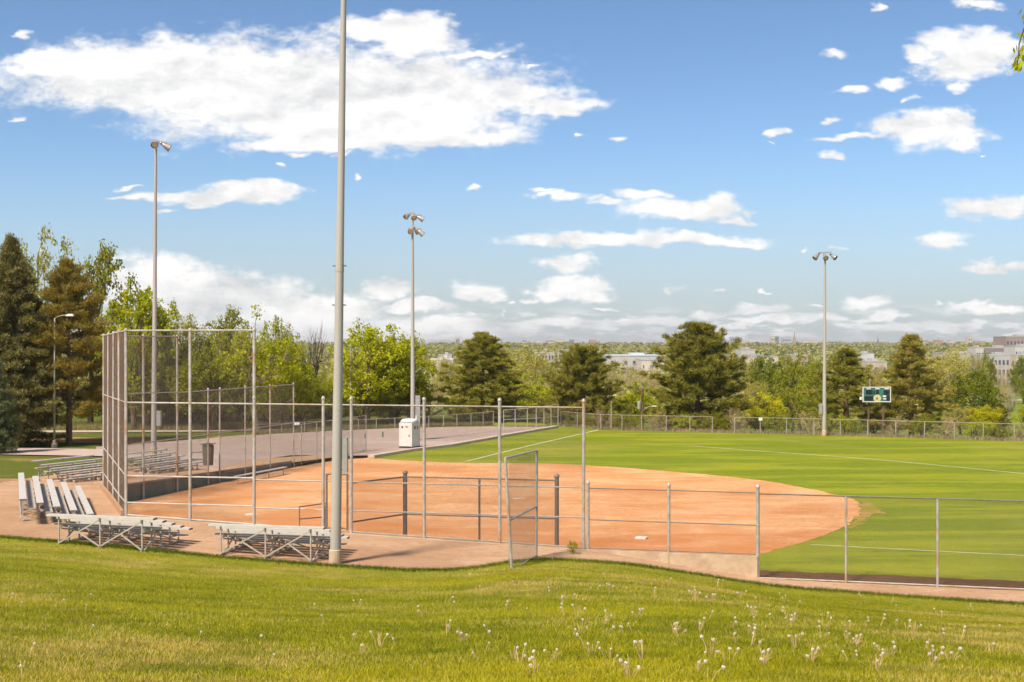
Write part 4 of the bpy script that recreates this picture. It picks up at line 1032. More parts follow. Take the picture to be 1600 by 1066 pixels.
def norm_tree(vs_list, height=10.0):
    allv = np.concatenate(vs_list); zmax = np.percentile(allv[:, 2], 99.7); cx, cy = np.median(allv[:, 0]), np.median(allv[:, 1])
    rad = np.percentile(np.hypot(allv[:, 0] - cx, allv[:, 1] - cy), 97)
    return zmax, rad
PROTO = {}
def make_decid(key, seed, leaf, bark, per, size, crad, depth=3, trunk=2.2, spread=0.62, lean=(0, 0), shape=1.0, bottom=0.0, extra=0, up=0.14):
    rg = np.random.default_rng(seed); mb = MB(); tips = []
    p = Vector((0, 0, -0.4)); d = Vector((lean[0], lean[1], 1)).normalized(); pts = [p]; rs = [0.30]
    for i in range(4):
        p = p + d * ((trunk + .4) / 4) + Vector(rg.normal(0, .05, 3)); pts.append(p); rs.append(0.30 - 0.03 * (i + 1))
    mb.path(pts, rs, 9)
    nl = 5
    for k in range(nl):
        a = 2 * math.pi * k / nl + rg.uniform(-.4, .4); t = rg.uniform(0.35, 1.1)
        limb(mb, pts[-1], Vector((math.cos(a) * t, math.sin(a) * t, 1.0)).normalized(), rg.uniform(2.4, 3.2) * shape, 0.15, depth - 1, rg, tips, spread, up)
    limb(mb, pts[-1], Vector((0, 0, 1)), 3.2 * shape, 0.17, depth - 1, rg, tips, spread, up)
    c = np.array([tuple(t[0]) for t in tips])
    if extra:
        m0 = np.median(c, 0); R_ = np.percentile(np.hypot(c[:, 0] - m0[0], c[:, 1] - m0[1]), 88) * 1.08; zt = np.percentile(c[:, 2], 96); zc = (zt + bottom + .6) / 2; hz_ = (zt - bottom - .6) / 2
        e = unit(rg, extra); lump = 1 + .16 * np.sin(e[:, 0] * 5 + seed) * np.cos(e[:, 1] * 4.3 + seed * 2) + .12 * np.sin(e[:, 2] * 7 + seed)
        e = e * (rg.uniform(.55, 1.0, extra) ** .5 * lump)[:, None] * np.array([R_, R_, hz_]) + np.array([m0[0], m0[1], zc]); c = np.concatenate([c, e])
    if bottom is not None: c = c[c[:, 2] > bottom]
    v, f = cards(c, rg.uniform(.6, 1.2, len(c)) * crad, per, size, rg)
    z, r = norm_tree([v]) if per else norm_tree([c])
    PROTO[key] = (mb.mesh(key + '_trunk'), np_mesh(key + '_crown', v, f) if per else None, z, r, MT[bark], LEAF[leaf] if leaf else None)
def make_conifer(key, seed, leaf, bark, H=10.0, R=4.0, nb=95, per=64, z0=0.6, ln=0.30, wd=0.028, droop=-0.05, power=0.8, tufts=7, gap=0.0, crad=0.34):
    rg = np.random.default_rng(seed); mb = MB(); cs = []; ds = []
    mb.path([Vector((0, 0, -.5)), Vector((0, 0, H * .3)), Vector((.05, 0, H * .65)), Vector((0, 0, H * .97))], [.26, .2, .11, .03], 8)
    for i in range(nb):
        t = (i + rg.random()) / nb; z = z0 + (H - z0) * t ** 0.92; a = i * 2.39996 + rg.uniform(-.5, .5)
        prof = (1 - t) ** power * (0.72 + 0.28 * min(1, t / 0.16)) * rg.uniform(.58, 1.2)
        L = max(0.35, R * prof)
        d = Vector((math.cos(a), math.sin(a), droop + 0.5 * t + rg.normal(0, .06))).normalized()
        p = Vector((0, 0, z)); e = p + d * L + Vector((0, 0, .12 * L)); m_ = p + d * L * .5
        mb.path([p, m_, e], [.05 * (1 - t) + .015, .03 * (1 - t) + .01, .008], 3)
        k = max(3, int(tufts * L / 2.2))
        for j in range(k):
            s = (0.30 + gap) + (0.72 - gap) * (j + rg.random()) / k; q = (p.lerp(m_, s * 2) if s < .5 else m_.lerp(e, min(1.05, s * 2 - 1)))
            side = Vector((-math.sin(a), math.cos(a), 0)) * rg.normal(0, .30 * L * (s * .7)) ; q = q + side + Vector((0, 0, rg.normal(0, .08)))
            cs.append(tuple(q)); ds.append(tuple((d * .8 + side * .25 + Vector((0, 0, .1))).normalized()))
    cs = np.array(cs); ds = np.array(ds)
    v, f = needles(cs, ds, np.full(len(cs), crad), per, ln, wd, rg)
    z, r = norm_tree([v])
    PROTO[key] = (mb.mesh(key + '_trunk'), np_mesh(key + '_crown', v, f), z, r, MT[bark], LEAF[leaf])
make_decid('broad_bright', 11, 'bright', 'bark', 28, .22, .55, extra=230, bottom=1.2, up=.04)
make_decid('broad_lime', 51, 'bright', 'bark', 30, .22, .55, extra=240, bottom=1.6, up=.05)
make_decid('broad_green', 12, 'green', 'bark', 28, .21, .55, extra=230, bottom=1.0, up=.04)
make_decid('broad_dark', 13, 'dark', 'bark', 32, .22, .60, extra=260, bottom=0.8, up=.04)
make_decid('broad_pale', 14, 'pale', 'bark_pale', 24, .18, .52, extra=230, bottom=0.8, up=.04)
make_decid('sparse_tall', 15, 'blossom', 'bark', 20, .22, .55, trunk=3.0, shape=1.0, spread=.72, bottom=2.2, up=.03, extra=60)
make_decid('sparse_green', 16, 'green', 'bark', 24, .22, .56, trunk=2.6, shape=1.0, spread=.74, bottom=1.8, up=.03, extra=70)
make_decid('lean_green', 17, 'bright', 'bark_pale', 20, .22, .55, trunk=2.6, lean=(.3, .05), spread=.74, bottom=1.8, extra=80, up=.03)
make_decid('round_yellow', 18, 'yellow', 'bark', 36, .22, .62, trunk=1.2, extra=160, bottom=.3)
make_decid('tan_bud', 19, 'tan', 'bark_pale', 16, .15, .50, trunk=1.6, spread=.65, bottom=.6, up=.03, extra=140)
make_decid('bare', 20, None, 'bark', 0, .2, .5, depth=4, trunk=3.2, spread=.5, bottom=0, shape=1.0)
make_decid('bare_pale', 21, None, 'bark_pale', 0, .2, .5, depth=4, trunk=2.2, spread=.42, bottom=0, shape=1.0, up=.2)
make_decid('shrub_green', 22, 'green', 'bark', 40, .20, .60, depth=2, trunk=.4, extra=70, bottom=0.0, spread=.8)
make_decid('shrub_dry', 23, 'tan', 'bark_pale', 16, .16, .5, depth=3, trunk=.3, bottom=0.0, spread=.8)
make_decid('shrub_bright', 24, 'bright', 'bark', 40, .20, .60, depth=2, trunk=.4, extra=70, bottom=0.0, spread=.8)
make_conifer('pine', 31, 'pine', 'bark_red', 10, 4.4, 135, 84, .5, power=.62, tufts=7, crad=.30, wd=.026, ln=.34)
make_conifer('pine_wide', 32, 'pine', 'bark_red', 9, 4.8, 135, 84, .4, power=.55, tufts=7, crad=.30, wd=.026, ln=.34)
make_conifer('pine_round', 41, 'pine', 'bark_red', 8.5, 4.4, 130, 84, .4, power=.45, tufts=7, crad=.32, wd=.026, ln=.34)
make_conifer('pine_tawny', 42, 'pinetan', 'bark_red', 11, 4.2, 105, 80, .8, power=.72, tufts=6, gap=.08, crad=.32, wd=.026, ln=.36)
make_conifer('pine_open', 33, 'pine', 'bark_red', 10, 3.6, 85, 70, 1.6, power=.6, tufts=6, gap=.1, crad=.28, ln=.34)
make_conifer('brown_pine', 34, 'brownpine', 'bark_red', 13, 4.4, 85, 70, 2.0, power=.62, tufts=10, gap=.12, crad=.42, ln=.32)
make_conifer('spruce', 35, 'spruce', 'bark', 14, 4.6, 230, 56, .5, droop=-.28, power=.75, tufts=12, crad=.36, ln=.26, wd=.026)
make_conifer('blue_spruce', 36, 'bluespruce', 'bark', 7, 2.4, 150, 56, .2, droop=-.2, power=.75, tufts=12, crad=.3, ln=.22, wd=.02)

def ground_at(X, Y):
    if X < 0 and Y < 150: return T(X, Y) - .03
    if X < 10 and Y < 168: return T(X, Y) - 0.03 - max(0, Y - 148) * 0.06 if X < lerp_tab(Y, rb) else V(X, Y)
    return V(X, Y)
TREES = []
def tree(kind, px, ytop, wpx, Y, label, cat='tree', name=None, group=None, rz=None, base_z=None, sx=1.0):
    trunk, crown, h, rad, bm_, lm = PROTO[kind]
    top = atY(px, ytop, Y); X = top.x; g = ground_at(X, Y) if base_z is None else base_z
    H = top.z - g; wd = wpx * Y / FPX / 2
    if kind.split('_')[0] in ('sparse', 'lean', 'broad') and px < 700: wd = max(wd * 1.1, 0.5 * H * rad / h)
    nm = name or ('pine_tree' if 'pine' in kind else 'spruce_tree' if 'spruce' in kind else 'shrub' if 'shrub' in kind else 'tree')
    r = thing(nm, label, cat, (X, Y, g), random.uniform(0, 6.28) if rz is None else rz, group)
    r.scale = (wd / rad, wd / rad, H / h)
    a = link('trunk', trunk, bm_, r)
    if crown is not None: link('crown', crown, lm, r)
    TREES.append(r)
    return r
# left of the lot
tree('spruce', 18, 376, 150, 101, 'big dark spruce at the left edge behind the path')
tree('blue_spruce', -6, 566, 66, 93, 'small blue-green spruce at the very left edge')
tree('sparse_tall', 62, 356, 125, 124, 'tall sparse leafy tree showing above the dark spruce')
tree('sparse_green', 142, 384, 85, 128, 'tall thin-leaved tree right above the rusty pine')
tree('brown_pine', 108, 410, 150, 103, 'rusty brown pine beside the street lamp')
tree('broad_lime', 208, 450, 125, 122, 'bright yellow-green tree just left of the two-lamp pole')
tree('sparse_tall', 284, 480, 95, 128, 'whitish blossoming tree above the backstop top rail')
tree('broad_green', 262, 552, 120, 124, 'dense green tree low behind the far backstop wing')
tree('sparse_green', 348, 482, 105, 130, 'tall green tree behind the second backstop post')
tree('broad_green', 335, 545, 130, 120, 'broad green tree filling the view under the backstop rail')
tree('lean_green', 405, 486, 125, 119, 'leaning pale-trunked tree with a feathery top behind the lot', rz=3.0)
tree('sparse_tall', 438, 496, 70, 136, 'thin-topped tree right of the leaning pale-trunked tree')
tree('broad_green', 440, 560, 95, 126, 'low green tree behind the end of the rusty third-base fence')
tree('broad_dark', 395, 590, 95, 134, 'dark green thicket tree behind the leaning trunk')
tree('bare', 492, 500, 75, 142, 'leafless dark-branched tree left of the nearest pole', rz=.8)
tree('broad_pale', 478, 575, 70, 150, 'pale budding tree under the leafless branches')
tree('broad_green', 512, 590, 75, 130, 'mid-green tree partly behind the nearest pole')
tree('broad_lime', 573, 508, 130, 128, 'big bright green tree right of the nearest pole')
tree('broad_lime', 640, 526, 100, 131, 'bright green tree behind the two-tier floodlight pole')
tree('broad_green', 610, 580, 130, 132, 'spreading green tree low behind the portable toilet')
tree('tan_bud', 684, 590, 50, 165, 'tan budding tree between bright tree and left pine')
tree('broad_dark', 192, 560, 90, 135, 'dark tree behind the oblique backstop posts')
tree('sparse_green', 240, 500, 70, 140, 'slender green tree behind the two-lamp pole')
tree('broad_bright', 300, 512, 100, 133, 'yellow-green tree between the two-lamp pole and the second backstop post')
tree('broad_bright', 372, 505, 95, 134, 'yellow-green tree behind the third backstop post')
tree('broad_bright', 455, 540, 90, 138, 'yellow-green tree left of the leafless tree')
tree('broad_green', 180, 520, 90, 131, 'green tree behind the rusty pine, right side')
tree('broad_pale', 545, 552, 70, 152, 'pale tree between the nearest pole and the big bright tree')
# pines along the outfield
tree('pine', 755, 521, 150, 134, 'leftmost outfield pine, with a pointed double top')
tree('pine_round', 912, 541, 132, 133, 'squat rounded pine second from the left')
tree('pine_wide', 1090, 506, 182, 131, 'largest pine in the middle of the outfield row')
tree('pine_open', 1322, 545, 132, 130, 'open-branched pine right of the three-lamp pole')
tree('pine_tawny', 1424, 524, 132, 127, 'tall tawny pine just right of the scoreboard')
tree('pine_open', 1561, 630, 40, 150, 'small dark pine on the golf grass at the right')
# deciduous beyond
tree('broad_pale', 822, 540, 120, 205, 'pale olive tree between the two left pines, upper')
tree('broad_bright', 832, 585, 110, 168, 'yellow-green tree between the two left pines, lower')
tree('broad_pale', 790, 552, 70, 240, 'pale tree touching the right side of the leftmost pine')
tree('tan_bud', 985, 562, 64, 260, 'tan rounded tree left of the largest pine')
tree('tan_bud', 1022, 570, 44, 270, 'tan tree half hidden by the largest pine')
tree('broad_bright', 992, 598, 78, 150, 'bright green tree behind the utility pole')
tree('shrub_green', 962, 620, 50, 150, 'green bush at the foot of the rounded pine', 'bush')
tree('broad_pale', 1164, 560, 66, 250, 'pale tree touching the right side of the largest pine')
tree('broad_dark', 1204, 556, 80, 240, 'dark green tree behind the yellow tree')
tree('broad_green', 1250, 552, 90, 225, 'green tree left of the three-lamp pole, upper')
tree('broad_pale', 1182, 590, 60, 190, 'olive tree above the bright yellow tree')
tree('round_yellow', 1192, 614, 62, 140, 'bright yellow-green round tree behind the outfield fence')
tree('broad_green', 1240, 602, 92, 148, 'round green tree between yellow tree and three-lamp pole')
tree('broad_green', 1282, 570, 70, 180, 'green tree directly behind the three-lamp pole')
tree('tan_bud', 1372, 575, 60, 230, 'tan tree between the open pine and the tawny pine')
tree('broad_pale', 1350, 590, 70, 210, 'pale bushy tree above the scoreboard')
tree('shrub_green', 1365, 640, 56, 134, 'green bush under the scoreboard', 'bush')
tree('broad_pale', 1478, 545, 88, 270, 'pale green tree right of the tawny pine')
tree('tan_bud', 1448, 560, 50, 290, 'brownish tree just behind the tawny pine top')
tree('broad_dark', 1522, 579, 84, 195, 'round dark green tree at the right above the fence')
tree('broad_pale', 1500, 634, 80, 150, 'pale green low tree under the round dark tree', rz=1)
tree('round_yellow', 1540, 634, 52, 146, 'small round pale tree left of the small golf-course pine')
tree('tan_bud', 1494, 551, 34, 430, 'brown tree before the apartment blocks, left')
tree('broad_pale', 1522, 553, 46, 440, 'olive tree before the apartment blocks, middle')
tree('broad_dark', 1544, 553, 28, 450, 'dark tree before the apartment blocks, right')
tree('tan_bud', 1563, 570, 28, 380, 'small brown tree on the golf grass below the apartments')
tree('bare_pale', 1577, 597, 26, 245, 'pale leafless tree on the golf grass')
tree('tan_bud', 1566, 598, 22, 250, 'tan budding tree beside the pale leafless tree')
tree('broad_dark', 1600, 558, 44, 420, 'dark tree at the right edge below the apartments')
tree('shrub_bright', 1604, 632, 40, 128, 'bright green bush cut by the right edge', 'bush')
tree('tan_bud', 955, 566, 46, 380, 'tan tree in front of the white warehouse, left end')
tree('tan_bud', 1012, 574, 50, 400, 'tan tree in front of the pale warehouse wing')
tree('broad_pale', 1366, 572, 50, 420, 'pale tree before the tan warehouse')
tree('tan_bud', 1582, 568, 34, 460, 'tan tree below the white apartment block')
tree('broad_green', 1616, 575, 50, 380, 'green tree cut by the right edge below the apartments')
tree('broad_pale', 700, 556, 44, 320, 'pale far tree left of the leftmost pine')
tree('broad_green', 1330, 560, 50, 300, 'green tree behind the open pine top')
tree('broad_dark', 1420, 560, 70, 260, 'dark tree behind the tawny pine')
tree('broad_bright', 1180, 640, 40, 139, 'small bright tree at the fence gap')
tree('broad_pale', 880, 575, 60, 230, 'pale tree behind the squat pine')
ORD = 'first second third fourth fifth sixth seventh eighth ninth tenth eleventh twelfth thirteenth fourteenth fifteenth sixteenth seventeenth'.split()
# brush along the fences
for k, (px, yt, wp_, Y) in enumerate([(905, 640, 50, 126), (940, 638, 50, 125), (975, 645, 50, 125), (1030, 642, 56, 124.5), (1062, 648, 44, 124), (1120, 646, 50, 123.5), (1150, 636, 54, 125), (1215, 638, 56, 124), (1262, 642, 54, 123), (1300, 646, 50, 122), (1335, 650, 40, 121.5), (1400, 648, 50, 122), (1440, 646, 54, 120), (1480, 650, 56, 119), (1520, 655, 60, 118.5), (1560, 664, 60, 117), (1600, 660, 50, 116)]):
    tree(['shrub_green', 'shrub_dry', 'shrub_green', 'shrub_dry', 'shrub_bright'][k % 5], px, yt, wp_, Y, ORD[k] + ' low scrub bush from the left behind the outfield fence', 'bush', 'shrub', 'scrub bushes behind the outfield fence', base_z=-.7)
for k, (px, yt, wp_, Y) in enumerate([(180, 612, 70, 128), (230, 618, 70, 130), (290, 612, 80, 130), (350, 622, 70, 131), (420, 618, 70, 131), (470, 618, 70, 133), (520, 622, 70, 133), (565, 618, 70, 133), (620, 612, 70, 136), (668, 618, 64, 138), (720, 636, 50, 136), (760, 640, 44, 134), (806, 628, 50, 139), (845, 634, 46, 137)]):
    if px < 680: yt -= 14; wp_ *= 1.5
    tree(['shrub_green', 'shrub_dry', 'shrub_green', 'shrub_bright'][k % 4], px, yt, wp_, Y, ORD[k] + ' low scrub bush from the left behind the parking lot', 'bush', 'shrub', 'scrub bushes behind the parking lot')
for k, (px, yt, wp_, Y) in enumerate([(205, 600, 100, 141), (262, 594, 110, 142), (322, 600, 110, 142), (385, 592, 110, 142), (446, 598, 110, 143), (500, 596, 100, 144), (545, 602, 100, 145), (595, 596, 100, 146), (645, 604, 90, 146)]):
    tree(['shrub_dry', 'shrub_green'][k % 2], px, yt, wp_, Y, ORD[k] + ' taller thicket bush from the left, in the back row behind the parking lot', 'bush', 'shrub', 'thicket bushes behind the parking lot')
# weed by the fence post
p = atT(895, 866); trunk, crown, h, rad, bm_, lm = PROTO['shrub_bright']
r = thing('weed', 'small green weed at the foot of the high fence end post', 'plant', (p.x, p.y, p.z)); r.scale = (.22 / rad, .22 / rad, .5 / h); link('stems', trunk, bm_, r); link('leaves', crown, LEAF['green'], r)

# tree outside the right edge whose twig hangs into the picture
tX, tY = 8.2, 12.5; tg = hill(tX, tY); rg = np.random.default_rng(5)
r = thing('tree', 'leafy twig hanging into the top right corner from a tree outside the picture', 'tree', (tX, tY, tg))
mb = MB(); tips = []
mb.path([Vector((0, 0, -.3)), Vector((.05, 0, 1.5)), Vector((0, .1, 3.2)), Vector((.1, 0, 4.6)), Vector((.05, 0, 5.8))], [.24, .2, .17, .13, .07], 10)
for k in range(13):
    a = rg.uniform(-2.2, 2.2); limb(mb, Vector((0, 0, 3.0 + k * .22)), Vector((math.cos(a), math.sin(a), .6)), 1.7 if abs(a) < 1.4 else 1.2, .06, 2, rg, tips, .5, .1, (2, 3))
tip = Vector((0.3965 * 12.0, 12.0, CAMZ + 0.2345 * 12.0)) - Vector((tX, tY, tg))
top_ = Vector((.05, 0, 5.0))
mid_ = [top_.lerp(tip + Vector((.30, 0, .62)), s) + Vector((0, -.15 * math.sin(3.1 * s), .55 * math.sin(3.14 * s))) for s in (0, .15, .3, .45, .6, .75, .88)]
tw = mid_ + [tip + Vector((.22, 0, .42)), tip + Vector((.10, 0, .05)), tip + Vector((.08, 0, -.2))]
mb.path(tw, [.055, .046, .038, .031, .024, .018, .013, .009, .006, .003], 6)
side = []
for q_ in mid_[1:]:
    for k in range(5):
        d_ = Vector((rg.uniform(-.1, .6), rg.normal(0, .8), rg.uniform(-1.0, .5))).normalized(); e_ = q_ + d_ * rg.uniform(.25, .6)
        mb.path([q_, q_.lerp(e_, .5) + Vector((0, 0, .03)), e_], [.011, .007, .003], 4); side += [e_, q_.lerp(e_, .6)]
mb.build('trunk', MT['bark'], r)
c = np.array([tuple(t[0]) for t in tips] + [tuple(s) for s in side])
c = c[(c[:, 0] + tX) / (c[:, 1] + tY) > .445]      # this side of the crown stays outside the picture
v1, f1 = cards(c, np.full(len(c), .24), 20, .085, rg)
tw = [None] * 3 + tw[-3:]
lv = []
for k in range(110):
    s = rg.random(); q = tw[3].lerp(tw[5], s) + Vector((rg.normal(.02, .035), rg.normal(0, .06), rg.normal(0, .02)))
    d = Vector((rg.normal(-.15, .45), rg.normal(0, .6), -1.0)).normalized(); s_ = d.cross(Vector((rg.normal(), rg.normal(), rg.normal()))).normalized(); L = rg.uniform(.065, .115)
    lv.append([tuple(q), tuple(q + d * L * .45 + s_ * .016), tuple(q + d * L), tuple(q + d * L * .45 - s_ * .016)])
v2 = np.array(lv).reshape(-1, 3); f2_ = np.arange(len(v2)).reshape(-1, 4)
link('crown', np_mesh('crown', np.concatenate([v1, v2]), np.concatenate([f1, f2_ + len(v1)])), LEAF['bright'], r)

# far wood: a mass of crowns out to the horizon
rg = np.random.default_rng(77)
def far_mass(name, n, y0, y1, label, size, hgt, uxr=(-.62, .62), power=1.0, avoid=None):
    Y = y0 + (y1 - y0) * rg.random(n) ** power; u = rg.uniform(uxr[0], uxr[1], n); X = u * Y
    if avoid is not None:
        k = ~avoid(800 + FPX * u, Y); X, Y = X[k], Y[k]
    n = len(X); g = np.array([V(a, b) for a, b in zip(X, Y)]); h = rg.uniform(.55, 1.2, n) * hgt
    cc = []; rr = []
    for j in range(6):
        o = rg.normal(0, 1, (n, 3)) * (h * .24)[:, None]; o[:, 2] = h * rg.uniform(.25, .92, n); cc.append(np.stack([X, Y, g], 1) + o); rr.append(h * rg.uniform(.2, .34, n))
    v, f = cards(np.concatenate(cc), np.concatenate(rr), 9, size, rg, .85, .5)
    return tag(link(name, np_mesh(name, v, f), LEAF['far']), label, 'woodland', kind='stuff')
golf = lambda px, Y: ((px > 1440) & (Y < 640)) | ((px > 655) & (px < 705) & (Y < 420))
far_mass('woodland', 2600, 230, 720, 'mass of small spring trees in the shallow valley', 1.5, 8.0, avoid=lambda px, Y: golf(px, Y))
far_mass('woodland', 3400, 700, 1900, 'band of distant trees below the skyline', 3.2, 9.5)
far_mass('woodland', 3200, 1900, 4200, 'hazy line of trees on the horizon', 6.0, 11.0, power=1.3)

# ------------------------------------------------------------------ buildings
BM = {}
def bcol(c):
    if c not in BM: BM[c] = mat('facade_%d' % len(BM), c, tuple(k * .88 for k in c), .12, .8)
    return BM[c]
GLASS = mat('dark_window_glass', (.07, .09, .11), (.10, .12, .14), .3, .2, spec=.6)
ROOF = mat('pale_flat_roof', (.40, .39, .38), (.33, .33, .33), .1, .8)
def building(label, x0, x1, yt, Y, c, depth=14, base=None, rows=0, colsn=0, roof=None, extra=None, name='building'):
    a = atY(x0, yt, Y); b = atY(x1, yt, Y); g = V((a.x + b.x) / 2, Y) - 1 if base is None else atY(x0, base, Y).z
    Wd = b.x - a.x; H = a.z - g
    r = thing(name, label, 'building', ((a.x + b.x) / 2, Y + depth / 2, g))
    mb = MB(); mb.box((0, 0, H / 2), (Wd, depth, H)); mb.build('wall', bcol(c), r)
    mb = MB(); mb.box((0, 0, H + .3), (Wd * 1.01, depth * 1.01, .6)); mb.box((Wd * .1, 0, H + 1.0), (Wd * .25, depth * .4, 1.6)); mb.build('roof', roof or ROOF, r)
    for i in range(rows):
        for j in range(colsn):
            mb = MB(); cw = Wd / colsn; rh = H * .92 / rows
            mb.box(((j + .5) * cw - Wd / 2, -depth / 2 - .02, (i + .55) * rh), (cw * .55, .14, rh * .5)); mb.build('window', GLASS, r)
    if extra: extra(r, Wd, H, depth)
    return r
def spire(r, Wd, H, depth):
    mb = MB(); mb.lathe([(Wd * .5, H + .6), (Wd * .28, H + Wd * 1.2), (.01, H + Wd * 3.2)], 4, (0, 0, 0), Matrix.Rotation(math.pi / 4, 3, 'Z')); mb.build('spire', bcol((.30, .22, .14)), r)
def doors(r, Wd, H, depth):
    for k in range(5):
        mb = MB(); mb.box(((k + .5) * Wd / 5 - Wd / 2 + (k % 2) * 1.5, -depth / 2 - .03, H * .72), (Wd * .05, .2, H * .16)); mb.build('window', GLASS, r)
red_ = (.42, .24, .19); wht = (.52, .47, .44); gry = (.42, .42, .44); tan_ = (.58, .46, .36); dkg = (.20, .22, .26)
building('dark-topped tower block behind the leftmost pine', 743, 755, 519.5, 2700, (.52, .52, .54), 20, rows=5, colsn=3, roof=bcol(dkg))
building('long low grey block on the skyline left of the pines', 686, 703, 532.5, 2900, gry, 20, rows=1, colsn=6)
building('small reddish block left of the dark-topped tower', 712, 717.5, 529, 2800, red_, 15, rows=3, colsn=2)
building('low blue-grey block right of the dark-topped tower', 757, 768, 531, 2900, (.34, .36, .42), 15, rows=1, colsn=4)
for k, (x0, x1, yt, c, lab) in enumerate([
  (782, 787, 530, gry, 'narrow grey block on the skyline above the pale trees'), (816, 823, 529.5, gry, 'small grey block above the gap between the left pines'),
  (836, 845, 532, wht, 'pale block on the skyline left of the squat pine'), (852, 866, 529.5, wht, 'wide pale block on the skyline above the squat pine'),
  (871, 880, 531.5, tan_, 'tan block on the skyline above the squat pine'), (890, 897, 531, dkg, 'dark block on the skyline right of the wide pale block'),
  (897, 906, 532, wht, 'white block joined to the dark skyline block'), (921, 932, 531.5, red_, 'reddish block on the skyline right of the squat pine'),
  (1040, 1056, 533, tan_, 'low tan block on the skyline left of the largest pine'), (1142, 1160, 527, (.36, .36, .46), 'broad blue-grey office block right of the largest pine'),
  (1160, 1172, 533, tan_, 'low tan block beside the broad office block'), (1205, 1211, 526.5, tan_, 'tan tower of the twin towers'),
  (1211.5, 1217, 526, dkg, 'dark tower of the twin towers'), (1223, 1236, 528, gry, 'grey block between the twin towers and the spire'),
  (1256, 1279, 533, tan_, 'long tan block left of the three-lamp pole'), (1413, 1418, 531, tan_, 'tan block behind the tawny pine top'),
  (1434, 1450, 529.5, (.5, .46, .46), 'square grey-pink block right of the tawny pine top'), (1462, 1474, 531.5, red_, 'reddish low block on the right skyline'),
  (1483, 1491, 533, tan_, 'small tan block with a lantern on the right skyline'), (1513, 1519, 527, tan_, 'tan twin-topped tower on the right skyline'),
  (1524, 1540, 533.5, red_, 'low red block right of the tan twin-topped tower')]):
    building(lab, x0, x1, yt, 2500 + 60 * (k % 5), c, 18, rows=3 if yt < 530 else 1, colsn=max(2, int((x1 - x0) / 2.5)))
building('brown church tower with a pointed spire on the skyline', 1240, 1243.4, 528, 2400, (.40, .28, .18), 5, extra=spire, name='church_tower')
building('dark church tower with a pointed spire above the open pine', 1371.2, 1373.2, 531.5, 2400, (.22, .20, .22), 3, extra=spire, name='church_tower')
building('small dark domed tower near the apartments', 1557, 1559.4, 531.5, 2300, (.12, .16, .26), 3, extra=spire, name='church_tower')
# middle distance
building('long white warehouse left of the largest pine', 948, 1034, 556.5, 760, (.50, .46, .43), 40, rows=0, colsn=0, roof=bcol((.50, .56, .62)), extra=doors)
building('pale warehouse wing half hidden by tan trees', 1002, 1038, 563.5, 700, (.60, .50, .44), 30, extra=doors)
building('white boxy block right of the largest pine', 1158, 1180, 547, 800, wht, 24, rows=2, colsn=4)
building('low tan shed row under the white boxy block', 1148, 1216, 558, 740, tan_, 20, rows=1, colsn=6)
building('low white terrace row above the squat pine, left part', 836, 866, 549.5, 900, (.48, .41, .37), 14, rows=2, colsn=6)
building('low white terrace row above the squat pine, right part', 872, 940, 547.5, 930, (.50, .44, .40), 14, rows=2, colsn=12)
building('white-roofed low shed left of the leftmost pine', 672, 708, 563, 520, (.56, .42, .36), 16, rows=1, colsn=4, roof=bcol((.58, .55, .52)))
building('grey house roofs left of the leftmost pine', 684, 706, 556, 640, (.50, .44, .42), 16, rows=1, colsn=4)
building('tan warehouse between the open pine and the tawny pine', 1354, 1386, 566, 620, (.50, .40, .33), 24, extra=doors)
building('grey-roofed houses behind the open pine', 1342, 1366, 553, 800, (.56, .54, .55), 18, rows=1, colsn=4)
building('low brown shed row left of the three-lamp pole', 1236, 1262, 556, 760, (.42, .30, .25), 18, rows=1, colsn=5)
building('long pale retail roof left of the apartments', 1480, 1536, 553, 860, (.42, .38, .36), 30, rows=1, colsn=8)
building('white end block of the dark apartment row', 1525, 1537, 544, 720, wht, 14, rows=3, colsn=3)
building('dark three-storey apartment row at the right', 1537, 1586, 544.5, 722, (.25, .20, .19), 14, rows=3, colsn=10)
building('white apartment block at the right edge', 1586, 1616, 542.5, 700, (.54, .51, .48), 16, rows=4, colsn=6)
building('brown flat-topped apartment tower at the right edge', 1572, 1622, 526.5, 900, (.33, .24, .22), 24, rows=5, colsn=9)
building('grey apartment row in front, with an orange bay', 1534, 1590, 556, 640, (.42, .40, .39), 14, rows=3, colsn=9)
building('orange low shop front below the apartments', 1540, 1556, 568, 632, (.72, .36, .12), 8, rows=1, colsn=3)
building('cream apartment wing at the right edge', 1588, 1616, 556, 632, (.52, .44, .33), 14, rows=3, colsn=5)
for k, (x0, x1, y0, y1) in enumerate([(1500, 1640, 597, 600), (1586, 1640, 611, 614), (1555, 1640, 625, 626.5), (1480, 1640, 585, 586)]):
    mb = MB(); vs = []
    for q in range(15):
        px = x0 + (x1 - x0) * q / 14
        for py in (y1, y0):
            z = -12.0
            for _ in range(8): P_ = at(px, py, z); z = V(P_.x, P_.y)
            vs.append((P_.x, P_.y, z + .15))
    mb.add(vs, [(2 * q, 2 * q + 2, 2 * q + 3, 2 * q + 1) for q in range(14)])
    structure(mb.build('golf_path', mat('golf_sand', (.62, .55, .34), (.55, .50, .28), .2, .9)))

